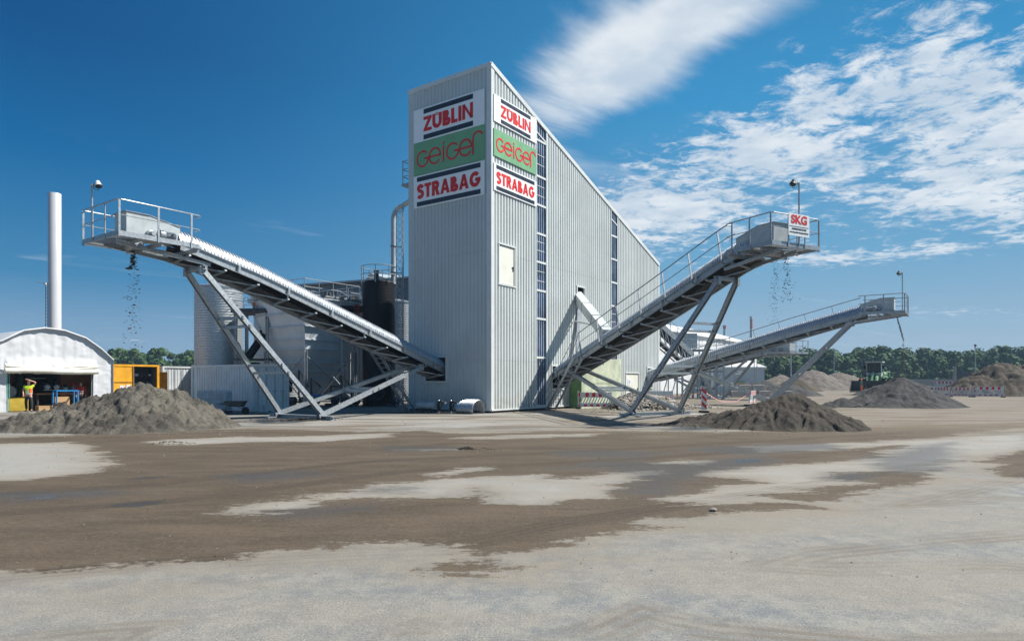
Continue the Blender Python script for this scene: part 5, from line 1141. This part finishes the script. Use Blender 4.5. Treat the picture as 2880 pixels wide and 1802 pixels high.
nr = len(rings[0]); m.add([v for r_ in rings for v in r_], [(i*nr+j, i*nr+j+1, (i+1)*nr+j+1, (i+1)*nr+j) for i in range(len(rings)-1) for j in range(nr-1)]); o = m.build('sheet', galv_tube, cv, smooth=True); sm = o.modifiers.new('t', 'SOLIDIFY'); sm.thickness = .012
# ------------------------------------------------------------------ right side
gw = thing('concrete_wedge', 'pale green stained concrete block against the long wall under the conveyor', 'concrete block', wallpt(9, 0))
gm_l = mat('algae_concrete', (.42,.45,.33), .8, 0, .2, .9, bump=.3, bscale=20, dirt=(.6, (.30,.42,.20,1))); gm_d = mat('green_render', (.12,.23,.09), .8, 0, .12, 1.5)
b0, b1 = wallpt(8.75, 0, .05), wallpt(8.75, 0, .95)
q0, q1 = b0, b1-UZ*.0; e0, e1 = wallpt(15.2, 0, .05), wallpt(14.9, 0, .95); zt_ = 3.45; zl = 3.1
m = MB(); ix = WR*.06
m.add([q0, q1, e1, e0, q0+ix+UZ*zl, q1+ix*2-NR*.04+UZ*zl, e1-NR*.08+UZ*zt_, e0+UZ*zt_], [(1,2,6,5),(4,5,6,7),(2,3,7,6),(0,3,7,4)]); m.build('front_face', gm_l, gw)
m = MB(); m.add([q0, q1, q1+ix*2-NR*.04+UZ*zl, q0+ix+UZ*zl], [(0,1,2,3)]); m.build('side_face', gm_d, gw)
m = MB(); m.box(wallpt(12.0, 3.05, .885), (.16, .03, .16), (WR, NR, UZ)); m.build('recess_shade_patch', dark_steel, gw)  # flush dark plate, paints the shade of a hollow
m = MB(); m.beam(wallpt(9.1, 1.7, .965), wallpt(14.8, 1.75, .965), .012, .02); m.build('joint_line', simple('joint_green', (.25,.32,.16), .9), gw)
# crash barriers
def barrier0(lab):
    rt = thing('safety_barrier', lab, 'barrier', (0,0,0), 0, 'red and white safety barriers'); W_ = 2.15; m = MB()
    m.box((0,0,.92), (W_,.045,.30)); m.box((0,0,.235), (W_,.045,.21)); m.box((-W_/2+.03,0,.56), (.06,.045,.45)); m.box((W_/2-.03,0,.56), (.06,.045,.45))
    for k in range(11): x = -W_/2+.12+k*.185; m.beam((x,0,.34), (x+.2 if x+.2 < W_/2 else W_/2-.02,0,.77), .05, .07, up=(1,0,0))
    m.box((0,0,.36), (W_,.045,.05)); m.box((0,0,.76), (W_,.045,.04))
    for k in range(9): m.box((-W_/2+.1+k*.245,0,1.10), (.035,.035,.06))
    m.build('panel', white_p, rt)
    m = MB()
    for k in range(5): m.box((-W_/2+(.07 if k == 0 else .10)+k*.43+(.05 if k else 0)+.04*0,-.026,.92), (.10 if k == 0 else .21,.012,.27))
    for k in range(6): m.box((-W_/2+.07+k*.405,-.026,.23), (.08 if k in (0,5) else .2,.012,.13))
    m.build('red_block', red_p, rt)
    for x in (-W_/2-.02, W_/2+.02):
        m = MB(); m.tube([(x,0,.02), (x,0,1.2)], .022, 8); po = m.build('post', white_p, rt)
        m = MB(); m.box((x,0,.05), (.24,.75,.10)); m.build('foot', blackm, rt, bevel=.02)
    return rt
bar = barrier0('red and white barrier with slanted slots in front of the green concrete block')
bar.location = (5.42, 42.9, 0); bar.rotation_euler = (0,0,R(-3))
def bcopy(lab, A, B, z=0):
    A = Vector((*A, z)); B = Vector((*B, z)); c = copy_tree(bar); c['label'] = lab; d = B-A; c.location = (A+B)/2; c.rotation_euler = (0,0,math.atan2(d.y, d.x)); s = d.length/2.2; c.scale = (s, 1, 1 if s < 1.1 else 1.12); return c
bcopy('barrier seen from its plain back, behind the rubble bank', (12.1, 49.2), (9.75, 48.9))
bcopy('barrier seen nearly end-on at the end of the red and white tape', (17.45, 48.2), (18.6, 50.1))
bcopy('nearest barrier of the row in front of the large brown heap', (52.5, 74.6), (55.2, 73.6)); bcopy('second barrier of the row, just left of the nearest one', (52.85, 77.3), (52.45, 74.75) ) if False else bcopy('second barrier of the row, just left of the nearest one', (51.2, 76.4), (52.4, 74.8))
bcopy('third barrier of the row, counted from the brown heap', (50.9, 78.8), (51.2, 76.6)); bcopy('fourth barrier of the row, next to the gravel cone', (50.6, 81.3), (50.9, 79.0)); bcopy('lone barrier standing beyond the row, over its left end', (60.6, 94), (63.0, 93.6), .6)
bcopy('small barrier far back beside the strut of the distant conveyor', (44.0, 105), (45.2, 105))
# beacon
bk = thing('warning_beacon', 'upright red and white striped warning board beside the conveyor legs', 'beacon', (11.05, 37.7, 0)); cb = Vector((11.05, 37.7, 0)); m = MB(); m.box(cb+UZ*.72, (.31,.05,1.08)); m.build('board', white_p, bk)
m = MB()
for k in range(3):
    z = .30+k*.40; m.prism([cb+Vector((-.14,-.03,z+.17)), cb+Vector((.14,-.03,z-.09)), cb+Vector((.14,-.03,z+.11)), cb+Vector((-.14,-.03,z+.37))], (0,-.008,0))
m.build('red_stripe', red_p, bk); m = MB(); m.box(cb+UZ*.06, (.42,.75,.12)); m.build('foot', blackm, bk, bevel=.02); m = MB(); m.lathe(cb+UZ*1.26, [(.06,0),(.06,.04)], 12); m.build('cap', red_p, bk)
def tape(lab, A, B, sag):
    A = Vector(A); B = Vector(B); m = MB(); N = int((B-A).length/.25); pt = lambda k: A.lerp(B, k)-UZ*sag*4*k*(1-k)+Vector((0,0,.02*math.sin(k*17)))
    for i in range(N): m.cur = i % 2; m.beam(pt(i/N), pt((i+1)/N), .006, .05)
    o = m.build('barrier_tape', [red_p, white_p], off=A); tag(o, lab, 'tape')
tape('red and white tape sagging from the striped board to the end-on barrier', (11.15,37.75,1.15), (17.5,48.2,1.0), .62); tape('red and white tape running low from the plain-backed barrier to the striped board', (9.9,48.9,.9), (11.0,37.8,1.2), .25)
# concrete blocks
cbm = MB(); cbm.box((0,0,.35), (1.55,.8,.68)); b_ = cbm.build('concrete_block', concrete, off=(0,0,0), bevel=.03)
lab = ['lower left grey block of the stacked concrete blocks', 'second lower block from the left of the stacked concrete blocks', 'rightmost lower block of the stacked concrete blocks', 'left upper block of the stacked concrete blocks', 'right upper block of the stacked concrete blocks', 'single low concrete block right of the stack']
for i, (x, y, z) in enumerate(((25.6,75,0),(27.3,75.4,0),(29.0,75.8,0),(26.6,75.3,.7),(28.3,75.7,.7),(31.2,75.0,0))):
    o = b_ if i == 0 else b_.copy()
    if i: COL.objects.link(o)
    o.location = (x, y, z); o.rotation_euler = (0,0,R(12 if i < 5 else 4)); tag(o, lab[i], 'concrete block', 'concrete blocks beyond the conveyors')
# halls and marquee
shed('storage_hall', 'large white storage hall behind the conveyors', (19.4, 89.2, 0), (49.4, 132, 0), 16, 8.9, 8.9, 2.6, white_p, white_p, pitch=3)
mq = thing('marquee', 'low white marquee with grey walls and peaked roof before the large hall', 'marquee', (35, 100, 0)); m = MB(); m.box((34.6,103,2.0), (7.9,6,4.0)); m.build('wall', mat('marquee_wall', (.45,.49,.52), .6, 0, .05, .4), mq)
m = MB(); c = [Vector((30.4,99.8,4.0)), Vector((38.8,99.8,4.0)), Vector((38.8,106.2,4.0)), Vector((30.4,106.2,4.0))]; tp = [Vector((33,103,5.3)), Vector((36.6,103,5.3))]
m.add(c+tp, [(0,1,5,4),(1,2,5),(2,3,4,5),(3,0,4),(0,3,2,1)]); m.prism([v-UZ*.25 for v in c], UZ*.24); m.build('roof', white_p, mq)
bnn = thing('banner', 'small pinkish banner with green and orange print on the marquee wall', 'banner', (34.9, 99.7, .6)); m = MB(); m.box((34.95,99.75,1.35), (2.5,.04,1.1)); m.build('cloth', simple('banner_pink', (.60,.50,.50)), bnn)
m = MB(); m.box((34.9,99.72,1.7), (1.2,.03,.3)); m.build('green_field', sign_green, bnn); m = MB()
for k in range(5):
    m.lathe((34.45+k*.22,99.71,1.38), [(.10,0),(.10,.02)], 8, ax=(Vector((1,0,0)), UZ, Vector((0,-1,0)))); m.lathe((34.45+k*.22,99.71,1.14), [(.10,0),(.10,.02)], 8, ax=(Vector((1,0,0)), UZ, Vector((0,-1,0))))
m.build('orange_print', simple('print_orange', (.75,.30,.04)), bnn)
for px, y, d, lab in ((2225,957,108,'thin grey pole standing left of the brown earth heap'),(2346,982,160,'thin grey pole against the trees behind the tan gravel heap'),(2743,974,158,'thin grey pole with a small lamp against the trees near the right edge'),(2058,1006,96,'thin pole left of the banner on the marquee'),(2121,1004,96,'left one of two thin poles at the right end of the marquee'),(2129,1004,96,'right one of two thin poles at the right end of the marquee'),(2000,1020,80,'thin pole before the grey doorway of the hall')):
    c = Vector(((px-CX)/F*d, d, 0)); zt = H-(y-HY)/F*d; rt = thing('lamp_pole', lab, 'pole', c, 0, 'thin poles across the yard'); m = MB(); m.tube([c, c+UZ*zt], .09 if d > 100 else .07, 8); m.build('pole', galv_d, rt); m = MB(); m.lathe(c+UZ*zt, [(.2,0),(.3,.2),(.2,.5)], 10) if d > 150 and px > 2500 else m.lathe(c+UZ*zt, [(.1,0),(.05,.1)], 8); m.build('cap', dark_steel, rt)
# conveyor descending behind the tower with its landing
bc_ = thing('rear_conveyor', 'dark trussed conveyor sloping down to the right behind the far end of the tower', 'conveyor', (18, 66, 0)); A = Wp(1842, 897, 63); B_ = Wp(1948, 996, 65); d_ = (B_-A).normalized(); dn = Vector((0,0,-1)); sdv = d_.cross(UZ).normalized()
m = MB(); m.beam(A, B_, .12, .5, up=UZ); m.beam(A+sdv*-1.3, B_+sdv*-1.3, .12, .5); m.build('side_channel', galv_d, bc_); m = MB(); m.beam(A-sdv*.65-UZ*.3, B_-sdv*.65-UZ*.3, 1.15, .05); m.beam(A-sdv*.65-UZ*1.5, B_-sdv*.65-UZ*1.3, 1.0, .04); m.build('belt', rubber, bc_)
m = MB()
for off in (0, -1.3): m.beam(A+sdv*off-UZ*1.7, B_+sdv*off-UZ*1.5, .1, .1)
for k in range(8):
    p0_, p1_ = A.lerp(B_, k/7), A.lerp(B_, min(1, (k+1)/7)); m.beam(p0_-UZ*.2, p0_-UZ*1.65, .08, .08); m.beam(p0_-UZ*.2, p1_-UZ*1.65, .06, .06); m.beam(p0_-UZ*1.65, p0_-UZ*1.65-sdv*1.3, .08, .08)
m.build('truss', galv, bc_); m = MB(); m.tube([A+UZ*1.25, B_+UZ*1.25], .03, 6); m.tube([A+UZ*.75, B_+UZ*.75], .02, 6)
for k in range(6): p_ = A.lerp(B_, k/5); m.beam(p_, p_+UZ*1.25, .05, .05)
m.build('railing', galv_d, bc_)
ld = thing('steel_landing', 'steel landing with railings, columns and stair behind the distant conveyor', 'platform', (18.5, 68, 0)); lc = Wp(1958, 983, 68); lc.z = 5.0; m = MB(); m.box(lc, (3.6,2.4,.14)); m.box(lc+Vector((1.6,0,-.0)), (2.0,2.0,.12)); m.build('deck', galv_d, ld); m = MB()
for z in (.55, 1.1): m.tube([lc+Vector((x,y,z)) for x,y in ((-1.8,-1.2),(2.6,-1.2),(2.6,1.2),(-1.8,1.2))], .03, 6, closed=True)
for k in range(6): m.beam(lc+Vector((-1.8+.88*k,-1.2,0)), lc+Vector((-1.8+.88*k,-1.2,1.1)), .05, .05)
m.build('railing', galv, ld); m = MB()
for x in (-1.7, 0, 1.7, 2.5):
    for y in (-1.1, 1.1): m.beam(Vector((lc.x+x, lc.y+y, 0)), Vector((lc.x+x, lc.y+y, 5)), .14, .14)
m.build('column', galv, ld); m = MB(); m.box(lc+Vector((-.7,.2,1.0)), (1.4,1.2,1.5)); m.build('drive_box', panel_grey, ld)
m = MB(); m.beam(lc+Vector((-1.2,-1.3,0)), Vector((lc.x+1.5, lc.y-2.2, 0)), .06, .2); m.beam(lc+Vector((-1.2,-.6,0)), Vector((lc.x+1.5, lc.y-1.5, 0)), .06, .2)
for k in range(14): p_ = (lc+Vector((-1.2,-.95,0))).lerp(Vector((lc.x+1.5, lc.y-1.85, 0)), k/14); m.box(p_, (.2,.7,.03))
m.build('stair', galv, ld)
fr = thing('conveyor_trestle', 'tangle of galvanised columns and braces under the conveyors behind the tower', 'trestle', (16, 72, 0)); m = MB(); rr = random.Random(12)
for k in range(9): x = 15.2+k*.95; y = 70+rr.uniform(-1, 3); m.beam(Vector((x,y,0)), Vector((x,y,2.6)), .10, .10)
m.build('column', galv, fr); m = MB()
for k in range(8): x = 15.2+k*.95; m.beam(Vector((x,70.5,.1)), Vector((x+.95*rr.choice([1,2]),71.5,2.5)), .08, .08)
m.beam(Vector((15,70.5,2.6)), Vector((23,71,2.9)), .14, .2); m.beam(Vector((15,72,2.6)), Vector((23,72.5,2.9)), .14, .2); m.build('brace', galv, fr)
# fence wall, board, posts far right
o = MB().prism([Vector((86,150,0)), Vector((120,150,0)), Vector((120,150.3,0)), Vector((86,150.3,0))], (0,0,2.3)).build('boundary_wall', concrete, off=(100,150,0)); tag(o, 'long low grey wall in front of the trees, left of the large brown heap', 'wall')
bo = thing('dark_board', 'wide dark board on posts before the trees near the right edge', 'board', (97.5, 142, 0)); m = MB(); m.box((97.6,142,3.0), (3.6,.2,2.0)); m.build('board', dark_steel, bo); m = MB(); m.beam(Vector((96,142.3,0)), Vector((96,142.3,4)), .15, .15); m.beam(Vector((99.2,142.3,0)), Vector((99.2,142.3,4)), .15, .15); m.build('post', galv_d, bo)
o = MB().box(((2685-CX)/F*140,140,2.5), (.5,.5,5.0)).build('grey_post', concrete, off=((2685-CX)/F*140,140,0)); tag(o, 'thick pale grey post left of the dark board', 'post')
# wheel loader (built facing -y, then turned)
wl = thing('wheel_loader', 'light green wheel loader with raised cab and wide dark bucket', 'loader', (0,0,0)); S_ = 1.18
def LB(m, c, d): m.box(Vector(c)*S_, tuple(x*S_ for x in d))
m = MB(); LB(m, (0,1.5,1.5), (1.7,3.0,1.0)); m.prism([Vector((x*S_, y*S_, 2.0*S_)) for x, y in ((-.85,.4),(.85,.4),(.85,3.0),(-.85,3.0))], (0,0,.35*S_)); LB(m, (0,3.0,1.2), (2.0,.4,.9)); m.build('engine_body', lgreen, wl, bevel=.06)
m = MB(); LB(m, (0,-1.0,1.1), (.9,1.8,.7)); LB(m, (0,-.2,1.0), (1.2,.5,.5)); m.build('front_frame', lgreen, wl, bevel=.04)
m = MB(); LB(m, (0,.0,2.0), (1.5,1.5,.5)); 
for x in (-.74, .74):
    for y in (-.7, .7): LB(m, (x,y,2.75), (.09,.09,1.35))
LB(m, (0,0,3.48), (1.75,1.75,.14)); cb_ = m.build('cab', simple('cab_grey', (.35,.38,.35)), wl, bevel=.02)
m = MB(); LB(m, (0,0,2.82), (1.42,1.42,1.2)); m.build('cab_glass', glass_d, cb_); m = MB(); LB(m, (0,-.72,2.2), (.5,.05,.35)); LB(m, (-.95,-.7,2.9), (.2,.08,.4)); LB(m, (.95,-.7,2.9), (.2,.08,.4)); m.build('mirror', blackm, cb_)
for x in (-.45, .45):
    m = MB(); m.prism([Vector((x*S_-.09, y*S_, z*S_)) for y, z in ((-.5,2.05),(-.5,1.7),(-1.8,1.3),(-2.6,.45),(-2.9,.6),(-2.0,1.75))], (.18,0,0)); m.build('lift_arm', lgreen, wl)
m = MB(); m.prism([Vector((-.1*S_, y*S_, z*S_)) for y, z in ((-1.0,2.3),(-1.3,2.35),(-2.3,1.2),(-2.1,1.0))], (.2,0,0)); m.tube([Vector((0,-.3,1.6))*S_, Vector((0,-1.1,2.2))*S_], .09, 10); m.build('tilt_link', lgreen, wl)
m = MB(); pf_ = [(-2.7,1.35),(-2.75,.55),(-3.0,.15),(-3.8,.05),(-3.8,.12),(-3.05,.25),(-2.85,.6),(-2.8,1.35)]; m.prism([Vector((-1.95*S_, y*S_, z*S_)) for y, z in pf_], (3.9*S_,0,0))
for x in (-1.95, 1.91): m.prism([Vector((x*S_, y*S_, z*S_)) for y, z in ((-2.7,1.35),(-2.75,.55),(-3.0,.15),(-3.8,.05),(-3.5,.7))], (.05*S_,0,0))
m.build('bucket', simple('bucket_steel', (.055,.045,.04), .6), wl)
for x in (-1.15, 1.15):
    for y in (-1.25, 1.9):
        m = MB(); c = Vector((x-.28, y, .82))*S_; m.lathe(c, [(.40*S_,0),(.74*S_,.03),(.82*S_,.12),(.82*S_,.46),(.74*S_,.55),(.40*S_,.56)], 28, ax=(Vector((0,1,0)), UZ, Vector((1,0,0)))); wh = m.build('wheel', tyre_m, wl, smooth=True)
        m = MB(); m.lathe(c+Vector((.05 if x < 0 else .45*S_,0,0)), [(.40*S_,-.04),(.36*S_,.05),(.12*S_,.1),(.12*S_,.12)], 20, ax=(Vector((0,1,0)), UZ, Vector((1,0,0)))); m.build('rim', rim_m, wh)
        m = MB(); LB(m, (x, y, 1.74), (.62,1.3,.06)); m.build('mudguard', lgreen, wl)
for x in (-.6, .6): m = MB(); m.lathe(Vector((x,-.8,2.15))*S_, [(.1,0),(.12,.1)], 12, ax=(Vector((1,0,0)), UZ, Vector((0,-1,0)))); m.build('headlight', refl, wl)
m = MB(); LB(m, (1.1,1.6,2.4), (.08,2.4,.06)); LB(m, (1.1,.8,2.0), (.06,.06,1.0)); LB(m, (1.1,2.6,2.2), (.06,.06,.8)); LB(m, (.5,2.2,2.7), (.12,.12,.7)); m.build('rail', lgreen, wl)
wl.location = (49.6, 89.5, .3); wl.rotation_euler = (0,0,R(-38))
# far chimneys
rw = bpy.data.materials.new('banded_chimney'); rw.use_nodes = True; g = G(rw.node_tree); Pz = g.n('ShaderNodeSeparateXYZ', ins={0: g.n('ShaderNodeNewGeometry').outputs['Position']}).outputs[2]
fz_ = g.ramp(g.m('FRACT', g.m('DIVIDE', Pz, 14.5)), .49, .51); rw.node_tree.links.new(g.mix(fz_, (.55,.10,.09,1), (.50,.52,.54,1)), rw.node_tree.nodes['Principled BSDF'].inputs[0])
for px, py, lab in ((2038, 915, 'left and lower of two far red and white banded chimneys'), (2113, 889.6, 'right and taller of two far red and white banded chimneys')):
    d = 520; x = (px-CX)/F*d; z = H-(py-HY)/F*d; m = MB(); m.lathe((x, d, 0), [(1.6,0),(1.05,z-3),(1.28,z-3),(1.28,z)], 20); o = m.build('far_chimney', rw, off=(x, d, 0)); tag(o, lab, 'chimney')
# woods
leaf = bpy.data.materials.new('foliage'); leaf.use_nodes = True; g = G(leaf.node_tree); lb = leaf.node_tree.nodes['Principled BSDF']; P = g.n('ShaderNodeNewGeometry').outputs['Position']
rnd = g.n('ShaderNodeNewGeometry').outputs['Random Per Island']
lc_ = g.mix(rnd, (.022,.055,.018,1), (.062,.120,.036,1)); lc_ = g.mix(g.ramp(g.noise(P, .10, 3), .40, .62, 0, .7), lc_, (.065,.115,.03,1)); leaf.node_tree.links.new(lc_, lb.inputs[0]); lb.inputs['Roughness'].default_value = .8; lb.inputs['Specular IOR Level'].default_value = .2
bark = simple('bark', (.06,.05,.04), .9)
def wood(label, d0, px0, px1, topf, step, rows, seed, slim=1.0):
    rg = random.Random(seed); V_ = []; Fc = []; mi = []
    for row in range(rows):
        d = d0+row*9; x = (px0-CX)/F*d; x1 = (px1-CX)/F*d
        while x < x1:
            px = CX+x/d*F; h = max(4, (HY-topf(px))/F*d+1.8)*rg.uniform(.86, 1.06)*(1.0 if row else .84); y = d+rg.uniform(-4, 4); w_ = h*rg.uniform(.30, .46)*slim; lobes = []
            b = len(V_); V_ += [(x-.25,y,0),(x+.25,y,0),(x+.12,y,h*.7),(x-.12,y,h*.7)]; Fc.append((b,b+1,b+2,b+3)); mi.append(1)
            for k in range(rg.randint(7, 11)):
                a = rg.uniform(0, 6.28); zz = h*rg.uniform(.04, .86); rad = w_*(1.0-.75*max(0, zz/h-.35)*1.5)*rg.uniform(.2, .8); lr_ = w_*rg.uniform(.24, .5); lobes.append((x+math.cos(a)*rad, y+math.sin(a)*rad, min(zz, h-lr_*.9), lr_))
            lobes.append((x, y, h-w_*.32, w_*.36))
            for k in range(850):
                lx, ly, lz, lr = rg.choice(lobes); u = rg.uniform(-1, 1); a = rg.uniform(0, 6.28); q = math.sqrt(1-u*u); r = lr*rg.uniform(.72, 1.22)
                c = Vector((lx+r*q*math.cos(a), ly+r*q*math.sin(a), lz+r*u*.85)); nrm = Vector((q*math.cos(a), q*math.sin(a), u+.3)).normalized(); t1 = nrm.orthogonal().normalized(); t2 = nrm.cross(t1); s_ = rg.uniform(.28, .68); an = rg.uniform(0, 6.28); e1 = (t1*math.cos(an)+t2*math.sin(an))*s_; e2 = (t2*math.cos(an)-t1*math.sin(an))*s_*.8+nrm*rg.uniform(-.3, .3)
                b = len(V_); V_ += [tuple(c-e1-e2*.4), tuple(c+e1*.3-e2), tuple(c+e1+e2*.5), tuple(c-e1*.4+e2)]; Fc.append((b,b+1,b+2,b+3)); mi.append(0)
            x += step*rg.uniform(.6, 1.3)
    me = bpy.data.meshes.new('far_wood'); me.from_pydata(V_, [], Fc); me.materials.append(leaf); me.materials.append(bark); me.polygons.foreach_set('material_index', mi); me.update(); o = bpy.data.objects.new('far_wood', me); COL.objects.link(o); tag(o, label, 'wood', kind='stuff')
tr_ = [(2050,1010),(2130,1000),(2180,992),(2240,992),(2280,980),(2340,982),(2400,984),(2440,978),(2490,976),(2530,984),(2570,986),(2605,974),(2640,984),(2680,994),(2720,990),(2765,972),(2820,976),(2960,984)]
wood('dense green wood along the right horizon beyond the yard', 225, 2040, 2990, lambda p: interp(tr_, p), 3.6, 4, 2)
wood('row of trees on the left horizon between the tent and the silo', 225, 250, 700, lambda p: 984+4*math.sin(p*.05), 3.4, 3, 3, .8)
# low shrubs between
# haze
m = MB(); m.box((60, 260, 26), (1400, 640, 56)); hz_ = m.build('haze', (hm := bpy.data.materials.new('haze_air')), off=(60, 260, 0)); hz_['kind'] = 'stuff'; hz_['label'] = 'thin pale air over the whole yard'; hm.use_nodes = True; hm.node_tree.nodes.clear(); g = G(hm.node_tree)
pv = g.n('ShaderNodeVolumePrincipled', ins={'Color': (.5,.75,1,1), 'Density': .0003, 'Anisotropy': .1}); g.n('ShaderNodeOutputMaterial', ins={'Volume': pv.outputs[0]})
